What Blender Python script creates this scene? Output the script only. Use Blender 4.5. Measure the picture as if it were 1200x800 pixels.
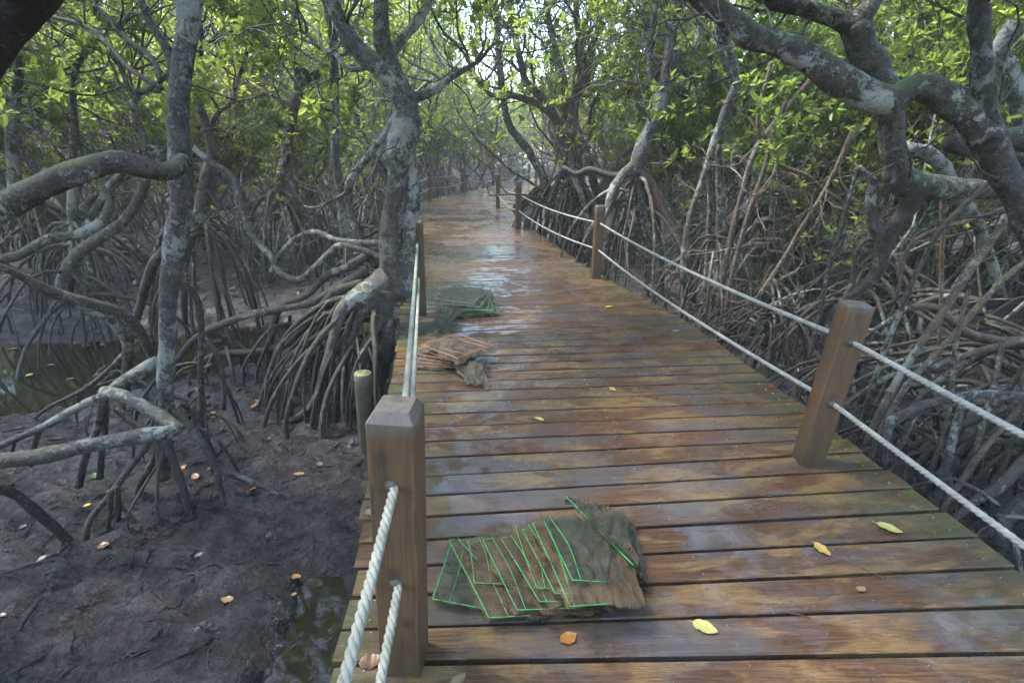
import bpy, math, random
import numpy as np
from mathutils import Matrix, Vector

for o in list(bpy.data.objects):
    bpy.data.objects.remove(o)
scene = bpy.context.scene
COL = scene.collection

# ------------------------------------------------------------------ camera
F, PITCH, ROLL, H = 620.0, math.atan(224 / 620.0), 0.02, 1.6
cam_data = bpy.data.cameras.new('camera')
cam_data.sensor_width = 36.0
cam_data.lens = 36.0 * F / 1200.0
cam_data.clip_start = 0.05
cam_data.clip_end = 600.0
cam = bpy.data.objects.new('camera', cam_data)
COL.objects.link(cam)
cam.matrix_world = (Matrix.Translation((0, 0, H)) @ Matrix.Rotation(math.pi / 2 - PITCH, 4, 'X')
                    @ Matrix.Rotation(ROLL, 4, 'Z'))
scene.camera = cam

# ------------------------------------------------------------------ sky, sun, exposure
SUN_EL, SUN_AZ = math.radians(58), math.radians(-72)      # azimuth measured from +Y (view) towards +X
world = bpy.data.worlds.new('World')
scene.world = world
world.use_nodes = True
wn = world.node_tree
sky = wn.nodes.new('ShaderNodeTexSky')
sky.sky_type = 'NISHITA'
sky.sun_disc = False
sky.sun_elevation = SUN_EL
sky.sun_rotation = SUN_AZ
sky.air_density = 1.0
sky.dust_density = 0.8
sky.ozone_density = 1.0
wn.nodes['Background'].inputs['Strength'].default_value = 0.15
wn.links.new(sky.outputs[0], wn.nodes['Background'].inputs['Color'])
sun_data = bpy.data.lights.new('sun', 'SUN')
sun_data.energy = 1.5
sun_data.angle = math.radians(14)
sun_data.color = (1.0, 0.95, 0.84)
sun = bpy.data.objects.new('sun', sun_data)
COL.objects.link(sun)
sdir = Vector((math.sin(SUN_AZ) * math.cos(SUN_EL), math.cos(SUN_AZ) * math.cos(SUN_EL), math.sin(SUN_EL)))
sun.rotation_euler = (-sdir).to_track_quat('-Z', 'Y').to_euler()
sun.location = sdir * 60

scene.view_settings.view_transform = 'Standard'
scene.view_settings.look = 'None'
scene.view_settings.gamma = 1.0
scene.view_settings.exposure = 3.0
scene.view_settings.use_curve_mapping = False
scene.render.engine = 'CYCLES'
cy = scene.cycles
cy.use_denoising = True
cy.use_adaptive_sampling = True
cy.adaptive_threshold = 0.02
cy.max_bounces = 5
cy.diffuse_bounces = 3
cy.glossy_bounces = 3
cy.transmission_bounces = 3
cy.volume_bounces = 1
cy.transparent_max_bounces = 24
cy.caustics_reflective = False
cy.caustics_refractive = False
cy.sample_clamp_indirect = 6.0

# ------------------------------------------------------------------ helpers
CAMM = np.array(cam.matrix_world)[:3, :3]
CAMP = np.array([0, 0, H])


def G(px, py, z=0.0):
    """point of the level z that the photograph's pixel shows"""
    d = CAMM @ np.array([(px - 600) / F, -(py - 400) / F, -1.0])
    return CAMP + d * ((z - H) / d[2])


def D(px, py, dep):
    d = CAMM @ np.array([(px - 600) / F, -(py - 400) / F, -1.0])
    return CAMP + d * dep


def tag(o, label=None, cat=None, group=None, kind=None):
    if label: o['label'] = label
    if cat: o['category'] = cat
    if group: o['group'] = group
    if kind: o['kind'] = kind
    return o


def empty(name, loc=(0, 0, 0), rz=0.0):
    o = bpy.data.objects.new(name, None)
    o.location = loc
    o.rotation_euler = (0, 0, rz)
    o.empty_display_size = 0.1
    COL.objects.link(o)
    return o


def mesh_np(name, V, Q, mat, smooth=True, uv=None):
    """quads (M,4); a triangle repeats nothing: use build_poly for mixed faces"""
    V = np.asarray(V, dtype=np.float32)
    Q = np.asarray(Q, dtype=np.int32)
    k = Q.shape[1]
    me = bpy.data.meshes.new(name)
    me.vertices.add(len(V))
    me.vertices.foreach_set('co', V.ravel())
    me.loops.add(Q.size)
    me.loops.foreach_set('vertex_index', Q.ravel())
    me.polygons.add(len(Q))
    me.polygons.foreach_set('loop_start', np.arange(0, Q.size, k, dtype=np.int32))
    me.polygons.foreach_set('loop_total', np.full(len(Q), k, dtype=np.int32))
    if uv is not None:
        l = me.uv_layers.new(name='UVMap')
        l.data.foreach_set('uv', np.asarray(uv, dtype=np.float32)[Q.ravel()].ravel())
    me.update(calc_edges=True)
    me.polygons.foreach_set('use_smooth', np.full(len(Q), smooth, dtype=bool))
    if mat: me.materials.append(mat)
    return me


def ob(name, me, parent=None, loc=None):
    o = bpy.data.objects.new(name, me)
    COL.objects.link(o)
    if parent: o.parent = parent
    if loc is not None: o.location = loc
    return o


def poly(name, V, Fs, mat, smooth=False):
    me = bpy.data.meshes.new(name)
    me.from_pydata([tuple(map(float, v)) for v in V], [], [tuple(f) for f in Fs])
    me.update()
    if smooth:
        for p in me.polygons: p.use_smooth = True
    if mat: me.materials.append(mat)
    return me


# smooth value noise in 3D
_prm = np.random.RandomState(7).rand(64, 64, 64).astype(np.float32)


def vnoise(p):
    p = np.asarray(p, dtype=np.float64)
    i = np.floor(p).astype(int)
    f = p - i
    f = f * f * (3 - 2 * f)
    i0 = i & 63
    i1 = (i + 1) & 63
    r = 0
    for dx in (0, 1):
        for dy in (0, 1):
            for dz in (0, 1):
                w = ((f[..., 0] if dx else 1 - f[..., 0]) * (f[..., 1] if dy else 1 - f[..., 1])
                     * (f[..., 2] if dz else 1 - f[..., 2]))
                r = r + w * _prm[(i1 if dx else i0)[..., 0], (i1 if dy else i0)[..., 1], (i1 if dz else i0)[..., 2]]
    return r * 2 - 1


def fbm(p, octs=4):
    p = np.asarray(p, dtype=np.float64)
    a, s, r = 1.0, 1.0, 0
    for k in range(octs):
        r = r + a * vnoise(p * s + 17.3 * k)
        a *= 0.5
        s *= 2.03
    return r


def smooth_path(pts, rad, step):
    """Catmull-Rom through pts, resampled about every step metres"""
    P = np.asarray(pts, dtype=float)
    R_ = np.asarray(rad, dtype=float)
    if len(P) < 3:
        n = max(2, int(np.linalg.norm(P[-1] - P[0]) / step) + 1)
        t = np.linspace(0, 1, n)[:, None]
        return P[0] + (P[-1] - P[0]) * t, R_[0] + (R_[-1] - R_[0]) * t[:, 0]
    Q = np.vstack([2 * P[0] - P[1], P, 2 * P[-1] - P[-2]])
    outP, outR = [], []
    for k in range(len(P) - 1):
        p0, p1, p2, p3 = Q[k:k + 4]
        n = max(1, int(round(np.linalg.norm(p2 - p1) / step)))
        t = (np.arange(n) / n)[:, None]
        outP.append(0.5 * (2 * p1 + (p2 - p0) * t + (2 * p0 - 5 * p1 + 4 * p2 - p3) * t ** 2
                           + (3 * p1 - p0 - 3 * p2 + p3) * t ** 3))
        outR.append(R_[k] + (R_[k + 1] - R_[k]) * t[:, 0])
    outP.append(P[-1:])
    outR.append(R_[-1:])
    return np.vstack(outP), np.concatenate(outR)


class MB:
    """collects tubes and quads into one mesh"""
    def __init__(s):
        s.v, s.q, s.n = [], [], 0

    def add(s, V, Q):
        s.v.append(np.asarray(V, dtype=np.float32))
        s.q.append(np.asarray(Q, dtype=np.int32) + s.n)
        s.n += len(V)

    def tube(s, pts, rad, step=0.12, sides=8, lump=0.0, lfreq=6.0, wob=0.0, cap=True, flat_end=False):
        P, R_ = smooth_path(pts, rad, step)
        n = len(P)
        if wob:
            k = np.minimum(1, np.minimum(np.arange(n), np.arange(n)[::-1]) / 3.0)[:, None]
            w = np.stack([vnoise(P * 2.2 + 5), vnoise(P * 2.2 + 31), vnoise(P * 2.2 + 57)], 1)
            w2 = np.stack([vnoise(P * 6 + 5), vnoise(P * 6 + 31), vnoise(P * 6 + 57)], 1)
            P = P + (w + 0.4 * w2) * wob * k
        T = np.gradient(P, axis=0)
        T /= np.linalg.norm(T, axis=1)[:, None] + 1e-9
        u = np.cross(T[0], [0.31, 0.2, 0.93])
        if np.linalg.norm(u) < 1e-3: u = np.cross(T[0], [1, 0, 0])
        U = np.empty_like(P)
        for k in range(n):
            u = u - T[k] * np.dot(u, T[k])
            u /= np.linalg.norm(u) + 1e-9
            U[k] = u
        W = np.cross(T, U)
        a = np.arange(sides) * 2 * math.pi / sides
        off = np.cos(a)[None, :, None] * U[:, None, :] + np.sin(a)[None, :, None] * W[:, None, :]
        rr = np.repeat(R_[:, None], sides, 1)
        if lump:
            q = P[:, None, :] + off * rr[..., None]
            rr = rr * (1 + lump * fbm(q * lfreq, 2) + (0.05 * fbm(q * 24, 2) - 0.05 * np.maximum(0, vnoise(q * 11 + 9) - 0.35) if lump >= 0.15 else 0))
        V = P[:, None, :] + off * rr[..., None]
        V = V.reshape(-1, 3)
        i = np.arange(n - 1)[:, None] * sides + np.arange(sides)[None, :]
        j = np.arange(n - 1)[:, None] * sides + (np.arange(sides)[None, :] + 1) % sides
        Q = np.stack([i, j, j + sides, i + sides], -1).reshape(-1, 4)
        if cap:
            b = len(V)
            e = 0.0 if flat_end else 0.6
            V = np.vstack([V, P[0] - T[0] * R_[0] * 0.3, P[-1] + T[-1] * R_[-1] * e])
            ring0 = np.arange(sides)
            ring1 = (n - 1) * sides + np.arange(sides)
            h = np.arange(0, sides - 1, 2)
            Q0 = np.stack([np.full(len(h), b), ring0[(h + 2) % sides], ring0[h + 1], ring0[h]], 1)
            Q1 = np.stack([np.full(len(h), b + 1), ring1[h], ring1[h + 1], ring1[(h + 2) % sides]], 1)
            Q = np.vstack([Q, Q0, Q1])
        s.add(V, Q)
        return P, R_

    def mesh(s, name, mat, smooth=True):
        return mesh_np(name, np.vstack(s.v), np.vstack(s.q), mat, smooth)

    def build(s, name, mat, parent=None, smooth=True, loc=None):
        return ob(name, s.mesh(name, mat, smooth), parent, loc)


# ------------------------------------------------------------------ materials
def new_mat(name):
    m = bpy.data.materials.new(name)
    m.use_nodes = True
    nt = m.node_tree
    return m, nt, nt.nodes['Principled BSDF']


def nd(nt, typ, **kw):
    n = nt.nodes.new(typ)
    for k, v in kw.items():
        if k in n.inputs: n.inputs[k].default_value = v
        else: setattr(n, k, v)
    return n


def ramp(nt, src, stops, interp='LINEAR'):
    r = nt.nodes.new('ShaderNodeValToRGB')
    r.color_ramp.interpolation = interp
    els = r.color_ramp.elements
    while len(els) < len(stops): els.new(0.5)
    for e, (p, c) in zip(els, stops):
        e.position = p
        e.color = (c, c, c, 1) if isinstance(c, (int, float)) else tuple(c) + (1,)
    nt.links.new(src, r.inputs[0])
    return r.outputs[0]


def mixc(nt, fac, a, b, mode='MIX'):
    m = nt.nodes.new('ShaderNodeMix')
    m.data_type = 'RGBA'
    m.blend_type = mode
    for v, idx in ((fac, 0), (a, 6), (b, 7)):
        if hasattr(v, 'is_output'): nt.links.new(v, m.inputs[idx])
        elif isinstance(v, (int, float)): m.inputs[idx].default_value = v
        else: m.inputs[idx].default_value = tuple(v) + (1,)
    return m.outputs[2]


def math_n(nt, op, a, b=None):
    m = nt.nodes.new('ShaderNodeMath')
    m.operation = op
    for v, idx in ((a, 0), (b, 1)):
        if v is None: continue
        if hasattr(v, 'is_output'): nt.links.new(v, m.inputs[idx])
        else: m.inputs[idx].default_value = v
    return m.outputs[0]


def noise(nt, vec, scale, detail=4, rough=0.55, dist=0.0):
    n = nd(nt, 'ShaderNodeTexNoise', Scale=scale, Detail=detail, Roughness=rough, Distortion=dist)
    if vec is not None: nt.links.new(vec, n.inputs['Vector'])
    return n.outputs['Fac']


def vmap(nt, vec, scale=(1, 1, 1), loc=(0, 0, 0)):
    m = nt.nodes.new('ShaderNodeMapping')
    m.inputs['Scale'].default_value = scale
    m.inputs['Location'].default_value = loc
    nt.links.new(vec, m.inputs['Vector'])
    return m.outputs[0]


def bump(nt, bsdf, h, strength=0.5, dist=0.01):
    b = nd(nt, 'ShaderNodeBump', Strength=strength, Distance=dist)
    nt.links.new(h, b.inputs['Height'])
    nt.links.new(b.outputs[0], bsdf.inputs['Normal'])
    return b


def mat_bark(name, base, dark, lich_lo=0.56, lich=(0.40, 0.42, 0.385), moss=0.35, mudline=True):
    m, nt, b = new_mat(name)
    geo = nt.nodes.new('ShaderNodeNewGeometry')
    pos = geo.outputs['Position']
    oi = nt.nodes.new('ShaderNodeObjectInfo')
    n1 = noise(nt, pos, 17, 8, 0.74, 0.3)
    col = mixc(nt, ramp(nt, n1, [(0.40, 0.0), (0.58, 1.0)]), dark, base)
    fine = noise(nt, pos, 85, 4, 0.7)
    col = mixc(nt, ramp(nt, fine, [(0.38, 0.85), (0.52, 0.0)]), col, tuple(c * 0.45 for c in dark))
    # pale crustose lichen: ragged crusts broken into specks
    n2b = noise(nt, pos, 2.1, 3, 0.6)
    n2 = noise(nt, pos, 15, 10, 0.80, 0.4)
    lm = math_n(nt, 'ADD', n2, math_n(nt, 'MULTIPLY', math_n(nt, 'SUBTRACT', n2b, 0.5), 0.75))
    lf = ramp(nt, lm, [(lich_lo, 0.0), (lich_lo + 0.035, 1.0)])
    vo = nd(nt, 'ShaderNodeTexVoronoi', Scale=46.0)
    nt.links.new(pos, vo.inputs['Vector'])
    sp_ = math_n(nt, 'MULTIPLY', ramp(nt, vo.outputs['Distance'], [(0.20, 1.0), (0.27, 0.0)]), ramp(nt, lm, [(lich_lo - 0.10, 0.0), (lich_lo - 0.04, 0.8)]))
    lf = math_n(nt, 'MAXIMUM', lf, sp_)
    lcol = mixc(nt, noise(nt, pos, 60, 4, 0.7), lich, tuple(c * 0.45 for c in lich))
    col = mixc(nt, math_n(nt, 'MULTIPLY', lf, 0.8), col, lcol)
    # moss on the upper sides
    sep = nt.nodes.new('ShaderNodeSeparateXYZ')
    nt.links.new(geo.outputs['Normal'], sep.inputs[0])
    mm = math_n(nt, 'MULTIPLY', ramp(nt, sep.outputs[2], [(0.25, 0.0), (0.8, 1.0)]),
                ramp(nt, noise(nt, pos, 4, 5, 0.6), [(0.45, 0.0), (0.62, 1.0)]))
    col = mixc(nt, math_n(nt, 'MULTIPLY', mm, moss), col, (0.085, 0.11, 0.035))
    if mudline:       # tide-borne mud coats the lowest wood
        sp = nt.nodes.new('ShaderNodeSeparateXYZ')
        nt.links.new(pos, sp.inputs[0])
        zz = math_n(nt, 'ADD', sp.outputs[2], math_n(nt, 'MULTIPLY', noise(nt, pos, 2.5, 4), -0.5))
        mf = ramp(nt, math_n(nt, 'ADD', zz, 1.0), [(0.25, 1.0), (0.9, 0.0)])
        col = mixc(nt, math_n(nt, 'MULTIPLY', mf, 0.75), col, (0.042, 0.038, 0.037))
    # each tree a little lighter or darker
    hs = nd(nt, 'ShaderNodeHueSaturation')
    nt.links.new(math_n(nt, 'ADD', math_n(nt, 'MULTIPLY', oi.outputs['Random'], 0.5), 0.75), hs.inputs['Value'])
    nt.links.new(col, hs.inputs['Color'])
    nt.links.new(hs.outputs[0], b.inputs['Base Color'])
    b.inputs['Roughness'].default_value = 0.62
    b.inputs['Specular IOR Level'].default_value = 0.35
    hgt = math_n(nt, 'ADD', math_n(nt, 'MULTIPLY', n1, 1.0), math_n(nt, 'MULTIPLY', noise(nt, pos, 55, 4, 0.65), 0.45))
    hgt = math_n(nt, 'ADD', hgt, math_n(nt, 'MULTIPLY', lf, 0.25))
    bump(nt, b, hgt, 1.0, 0.022)
    return m


M = {}
M['bark'] = mat_bark('bark_grey', (0.105, 0.094, 0.082), (0.034, 0.029, 0.026))
M['bark_pale'] = mat_bark('bark_lichen', (0.125, 0.116, 0.104), (0.042, 0.038, 0.034), lich_lo=0.50)
M['bark_warm'] = mat_bark('bark_tan', (0.18, 0.128, 0.088), (0.07, 0.05, 0.037), lich_lo=0.575, moss=0.15)
M['bark_dark'] = mat_bark('bark_dark', (0.06, 0.053, 0.048), (0.024, 0.021, 0.02), lich_lo=0.575)
M['bark_moss'] = mat_bark('bark_moss', (0.085, 0.075, 0.062), (0.028, 0.025, 0.021), lich_lo=0.535, moss=0.8)
M['bark_root'] = mat_bark('bark_root', (0.092, 0.075, 0.064), (0.028, 0.024, 0.022), lich_lo=0.575)


def mat_leaf(name, c1, c2, trans, tmix=0.45, yellow=0.03):
    m, nt, b = new_mat(name)
    geo = nt.nodes.new('ShaderNodeNewGeometry')
    oi = nt.nodes.new('ShaderNodeObjectInfo')
    rnd = geo.outputs['Random Per Island']
    big = noise(nt, geo.outputs['Position'], 0.5, 2)
    f = math_n(nt, 'ADD', math_n(nt, 'MULTIPLY', rnd, 0.6), math_n(nt, 'MULTIPLY', big, 0.5))
    col = mixc(nt, f, c1, c2)
    col = mixc(nt, ramp(nt, rnd, [(1 - yellow - 0.005, 0.0), (1 - yellow, 1.0)]), col, (0.30, 0.22, 0.03))
    nt.links.new(col, b.inputs['Base Color'])
    b.inputs['Roughness'].default_value = 0.42
    b.inputs['Specular IOR Level'].default_value = 0.4
    tr = nt.nodes.new('ShaderNodeBsdfTranslucent')
    nt.links.new(mixc(nt, f, trans, tuple(c * 1.25 for c in trans)), tr.inputs['Color'])
    mx = nt.nodes.new('ShaderNodeMixShader')
    mx.inputs[0].default_value = tmix
    nt.links.new(b.outputs[0], mx.inputs[1])
    nt.links.new(tr.outputs[0], mx.inputs[2])
    nt.links.new(mx.outputs[0], nt.nodes['Material Output'].inputs['Surface'])
    return m


M['leaf'] = mat_leaf('mangrove_leaf', (0.055, 0.085, 0.022), (0.105, 0.142, 0.034), (0.34, 0.43, 0.08), 0.52)
M['leaf_dark'] = mat_leaf('mangrove_leaf_dark', (0.045, 0.078, 0.018), (0.085, 0.125, 0.026), (0.26, 0.36, 0.06), 0.48)
M['leaf_bright'] = mat_leaf('mangrove_leaf_bright', (0.07, 0.105, 0.022), (0.135, 0.17, 0.036), (0.44, 0.52, 0.09), 0.55)


def mat_fallen(name, c1, c2):
    m, nt, b = new_mat(name)
    geo = nt.nodes.new('ShaderNodeNewGeometry')
    n1 = noise(nt, geo.outputs['Position'], 60, 4)
    nt.links.new(mixc(nt, ramp(nt, n1, [(0.4, 0.0), (0.65, 1.0)]), c1, c2), b.inputs['Base Color'])
    b.inputs['Roughness'].default_value = 0.4
    return m


M['fall_yellow'] = mat_fallen('leaf_yellow', (0.50, 0.35, 0.07), (0.38, 0.23, 0.05))
M['fall_green'] = mat_fallen('leaf_yellow_green', (0.42, 0.39, 0.11), (0.34, 0.33, 0.10))
M['fall_orange'] = mat_fallen('leaf_orange', (0.338, 0.165, 0.030), (0.225, 0.098, 0.022))
M['fall_brown'] = mat_fallen('leaf_brown', (0.150, 0.072, 0.030), (0.084, 0.042, 0.021))
M['fall_tan'] = mat_fallen('leaf_tan', (0.252, 0.168, 0.078), (0.180, 0.108, 0.048))
M['fall_fresh'] = mat_fallen('leaf_fresh_green', (0.060, 0.132, 0.024), (0.042, 0.090, 0.018))
M['fall_grey'] = mat_fallen('leaf_grey', (0.096, 0.084, 0.072), (0.054, 0.048, 0.042))
M['fall_white'] = mat_fallen('leaf_bleached', (0.15, 0.15, 0.12), (0.11, 0.11, 0.09))

# ------------------------------------------------------------------ timber materials
def mat_plank():
    m, nt, b = new_mat('wet_deck_timber')
    tc = nt.nodes.new('ShaderNodeTexCoord')
    geo = nt.nodes.new('ShaderNodeNewGeometry')
    oi = nt.nodes.new('ShaderNodeObjectInfo')
    pos = geo.outputs['Position']
    rnd = oi.outputs['Random']
    comb = nt.nodes.new('ShaderNodeCombineXYZ')
    nt.links.new(math_n(nt, 'MULTIPLY', rnd, 37.0), comb.inputs[1])
    nt.links.new(math_n(nt, 'MULTIPLY', rnd, 11.0), comb.inputs[0])
    ad = nt.nodes.new('ShaderNodeVectorMath')
    nt.links.new(tc.outputs['Object'], ad.inputs[0])
    nt.links.new(comb.outputs[0], ad.inputs[1])
    vec = ad.outputs[0]
    grain = noise(nt, vmap(nt, vec, (1.2, 40, 40)), 3.0, 6, 0.65, 0.6)
    fine = noise(nt, vmap(nt, vec, (4, 160, 160)), 3.0, 3, 0.6)
    col = mixc(nt, ramp(nt, grain, [(0.32, 0.0), (0.68, 1.0)]), (0.042, 0.022, 0.014), (0.15, 0.08, 0.04))
    # some boards redder, some greyer
    col = mixc(nt, ramp(nt, rnd, [(0.55, 0.0), (0.9, 0.6)]), col, mixc(nt, grain, (0.085, 0.03, 0.018), (0.19, 0.075, 0.037)))
    # worn honey patches along the walking line
    wear = noise(nt, vmap(nt, vec, (1.6, 5, 5)), 1.3, 5, 0.6, 0.5)
    col = mixc(nt, ramp(nt, wear, [(0.49, 0.0), (0.57, 0.85)]), col, mixc(nt, fine, (0.13, 0.074, 0.03), (0.29, 0.18, 0.074)))
    streak = noise(nt, vmap(nt, vec, (2.2, 95, 60)), 4.0, 5, 0.7, 0.3)
    col = mixc(nt, ramp(nt, streak, [(0.38, 0.9), (0.50, 0.0)]), col, (0.025, 0.015, 0.010))
    # weathered grey-violet film
    film = math_n(nt, 'ADD', math_n(nt, 'MULTIPLY', noise(nt, vmap(nt, vec, (1.0, 3.0, 1), (3, 8, 0)), 1.6, 6, 0.68, 0.8), 0.7), math_n(nt, 'MULTIPLY', noise(nt, pos, 1.1, 3), 0.3))
    col = mixc(nt, ramp(nt, film, [(0.48, 0.0), (0.56, 0.72)]), col, mixc(nt, grain, (0.035, 0.031, 0.033), (0.125, 0.108, 0.104)))
    # green algae towards the edges of the walk
    sx = nt.nodes.new('ShaderNodeSeparateXYZ')
    nt.links.new(tc.outputs['Object'], sx.inputs[0])
    edge = ramp(nt, math_n(nt, 'ABSOLUTE', sx.outputs[0]), [(0.55, 0.0), (1.0, 1.0)])
    ex = math_n(nt, 'MULTIPLY', math_n(nt, 'ABSOLUTE', sx.outputs[0]), 0.75)
    edge = ramp(nt, ex, [(0.55, 0.0), (1.0, 1.0)])
    alg = math_n(nt, 'MULTIPLY', edge, ramp(nt, noise(nt, pos, 2.6, 5, 0.6), [(0.42, 0.0), (0.62, 0.9)]))
    col = mixc(nt, alg, col, (0.07, 0.075, 0.032))
    # black mould spots
    mould = noise(nt, vmap(nt, vec, (0.6, 1.4, 1)), 9, 7, 0.75, 0.5)
    col = mixc(nt, ramp(nt, mould, [(0.60, 0.0), (0.68, 0.75)]), col, (0.028, 0.022, 0.019))
    # grit, bird lime and scuffs
    gr = noise(nt, pos, 95, 3, 0.6)
    col = mixc(nt, math_n(nt, 'MULTIPLY', ramp(nt, gr, [(0.68, 0.0), (0.72, 1.0)]), ramp(nt, noise(nt, pos, 3.1, 3), [(0.48, 0.0), (0.6, 0.7)])), col, (0.36, 0.33, 0.29))
    col = mixc(nt, ramp(nt, gr, [(0.30, 0.7), (0.36, 0.0)]), col, (0.02, 0.015, 0.012))
    nt.links.new(col, b.inputs['Base Color'])
    # standing water: glossy where the wet mask is high
    wet = noise(nt, vmap(nt, pos, (1, 1, 1), (11, 2, 0)), 1.5, 5, 0.62, 0.4)
    spots = noise(nt, pos, 9, 4, 0.6)
    wm = math_n(nt, 'ADD', wet, math_n(nt, 'MULTIPLY', math_n(nt, 'SUBTRACT', spots, 0.5), 0.5))
    rough = ramp(nt, wm, [(0.42, 0.46), (0.50, 0.22), (0.525, 0.03)])
    nt.links.new(rough, b.inputs['Roughness'])
    nt.links.new(ramp(nt, wm, [(0.46, 0.16), (0.53, 0.5)]), b.inputs['Specular IOR Level'])
    dry = ramp(nt, wm, [(0.42, 1.0), (0.58, 0.12)])
    hgt = math_n(nt, 'MULTIPLY', math_n(nt, 'ADD', math_n(nt, 'MULTIPLY', grain, 0.7), math_n(nt, 'MULTIPLY', fine, 0.35)), dry)
    hgt = math_n(nt, 'ADD', hgt, math_n(nt, 'MULTIPLY', noise(nt, pos, 5, 3), 1.1))
    bump(nt, b, hgt, 0.55, 0.006)
    return m


def mat_post():
    m, nt, b = new_mat('hardwood_post')
    tc = nt.nodes.new('ShaderNodeTexCoord')
    geo = nt.nodes.new('ShaderNodeNewGeometry')
    oi = nt.nodes.new('ShaderNodeObjectInfo')
    comb = nt.nodes.new('ShaderNodeCombineXYZ')
    nt.links.new(math_n(nt, 'MULTIPLY', oi.outputs['Random'], 31.0), comb.inputs[0])
    ad = nt.nodes.new('ShaderNodeVectorMath')
    nt.links.new(tc.outputs['Object'], ad.inputs[0])
    nt.links.new(comb.outputs[0], ad.inputs[1])
    vec = ad.outputs[0]
    grain = noise(nt, vmap(nt, vec, (30, 30, 1.5)), 2.5, 6, 0.62, 0.5)
    blot = noise(nt, vec, 6, 5, 0.6)
    col = mixc(nt, ramp(nt, grain, [(0.3, 0.0), (0.7, 1.0)]), (0.06, 0.031, 0.015), (0.145, 0.08, 0.038))
    col = mixc(nt, ramp(nt, blot, [(0.48, 0.0), (0.66, 0.6)]), col, (0.085, 0.058, 0.04))
    crack = noise(nt, vmap(nt, vec, (70, 70, 0.9)), 2.0, 4, 0.6, 0.3)
    col = mixc(nt, ramp(nt, crack, [(0.33, 0.85), (0.39, 0.0)]), col, (0.02, 0.014, 0.01))
    knot = nd(nt, 'ShaderNodeTexVoronoi', Scale=7.0)
    nt.links.new(vec, knot.inputs['Vector'])
    col = mixc(nt, ramp(nt, knot.outputs['Distance'], [(0.10, 0.75), (0.22, 0.0)]), col, (0.045, 0.024, 0.014))
    sp = nt.nodes.new('ShaderNodeSeparateXYZ')
    nt.links.new(tc.outputs['Object'], sp.inputs[0])
    top = ramp(nt, math_n(nt, 'ADD', sp.outputs[2], math_n(nt, 'MULTIPLY', blot, 0.06)), [(0.90, 0.0), (0.945, 1.0)])
    grey = mixc(nt, noise(nt, vec, 25, 5, 0.7), (0.05, 0.045, 0.042), (0.21, 0.18, 0.155))
    col = mixc(nt, math_n(nt, 'MULTIPLY', top, 0.8), col, grey)
    stain = noise(nt, vmap(nt, vec, (9, 9, 1.3)), 1.6, 6, 0.7, 0.6)
    col = mixc(nt, ramp(nt, stain, [(0.50, 0.0), (0.62, 0.7)]), col, (0.04, 0.032, 0.024))
    foot = ramp(nt, math_n(nt, 'ADD', sp.outputs[2], math_n(nt, 'MULTIPLY', blot, 0.3)), [(0.12, 0.7), (0.38, 0.0)])
    col = mixc(nt, foot, col, (0.03, 0.026, 0.018))
    nt.links.new(col, b.inputs['Base Color'])
    b.inputs['Roughness'].default_value = 0.5
    bump(nt, b, math_n(nt, 'ADD', grain, math_n(nt, 'MULTIPLY', noise(nt, vec, 60, 3), 0.4)), 0.5, 0.004)
    return m


def mat_simple(name, c1, c2, scale=20, rough=0.6, bstr=0.4, bd=0.004, metal=0.0):
    m, nt, b = new_mat(name)
    tc = nt.nodes.new('ShaderNodeTexCoord')
    n1 = noise(nt, tc.outputs['Object'], scale, 5, 0.65)
    nt.links.new(mixc(nt, ramp(nt, n1, [(0.3, 0.0), (0.7, 1.0)]), c1, c2), b.inputs['Base Color'])
    b.inputs['Roughness'].default_value = rough
    b.inputs['Metallic'].default_value = metal
    if bstr: bump(nt, b, n1, bstr, bd)
    return m


M['plank'] = mat_plank()
M['post'] = mat_post()
M['beam'] = mat_simple('dark_beam', (0.05, 0.038, 0.028), (0.10, 0.075, 0.05), 14)
M['screw'] = mat_simple('screw_steel', (0.35, 0.35, 0.36), (0.5, 0.5, 0.5), 40, 0.35, 0, 0, 1.0)
M['rope'] = mat_simple('rope_white', (0.17, 0.165, 0.14), (0.40, 0.395, 0.36), 11, 0.75, 0.5, 0.002)
M['rope_green'] = mat_simple('rope_greenish', (0.14, 0.145, 0.11), (0.35, 0.352, 0.305), 10, 0.75, 0.5, 0.002)
M['pile'] = mat_simple('treated_pile', (0.03, 0.03, 0.018), (0.085, 0.078, 0.04), 12, 0.65)
M['pile_top'] = mat_simple('pile_cut', (0.11, 0.12, 0.05), (0.19, 0.195, 0.09), 40, 0.6)

# ------------------------------------------------------------------ boardwalk
rng = random.Random(4)
RIGHT = [(2.06, -2.5), (2.12, -0.5), (2.13, 1.74), (2.09, 2.3), (2.03, 2.75), (1.98, 3.4), (1.72, 5.3), (1.16, 7.4), (0.72, 9.8),
         (0.20, 12.65), (-0.05, 15.0), (-0.02, 17.0), (0.22, 19.6), (0.85, 23.2), (1.95, 28.0), (3.4, 33.0), (5.2, 38.0)]
LEFT = [(-0.45, -2.5), (-0.50, -0.5), (-0.58, 1.4), (-0.69, 2.06), (-0.75, 2.56), (-0.88, 3.5), (-1.08, 4.8), (-1.52, 7.2), (-2.02, 9.8),
        (-2.58, 12.9), (-2.92, 15.2), (-2.98, 17.2), (-2.62, 19.4), (-1.70, 22.6), (-0.45, 27.6), (0.95, 33.2), (2.7, 38.8)]


def dense(line):
    P = np.array([(a, b, 0.0) for a, b in line])
    Q, _ = smooth_path(P, np.zeros(len(P)), 0.02)
    s = np.concatenate([[0], np.cumsum(np.linalg.norm(np.diff(Q, axis=0), axis=1))])
    return Q, s


RQ, RS = dense(RIGHT)
LQ, LS = dense(LEFT)
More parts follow.
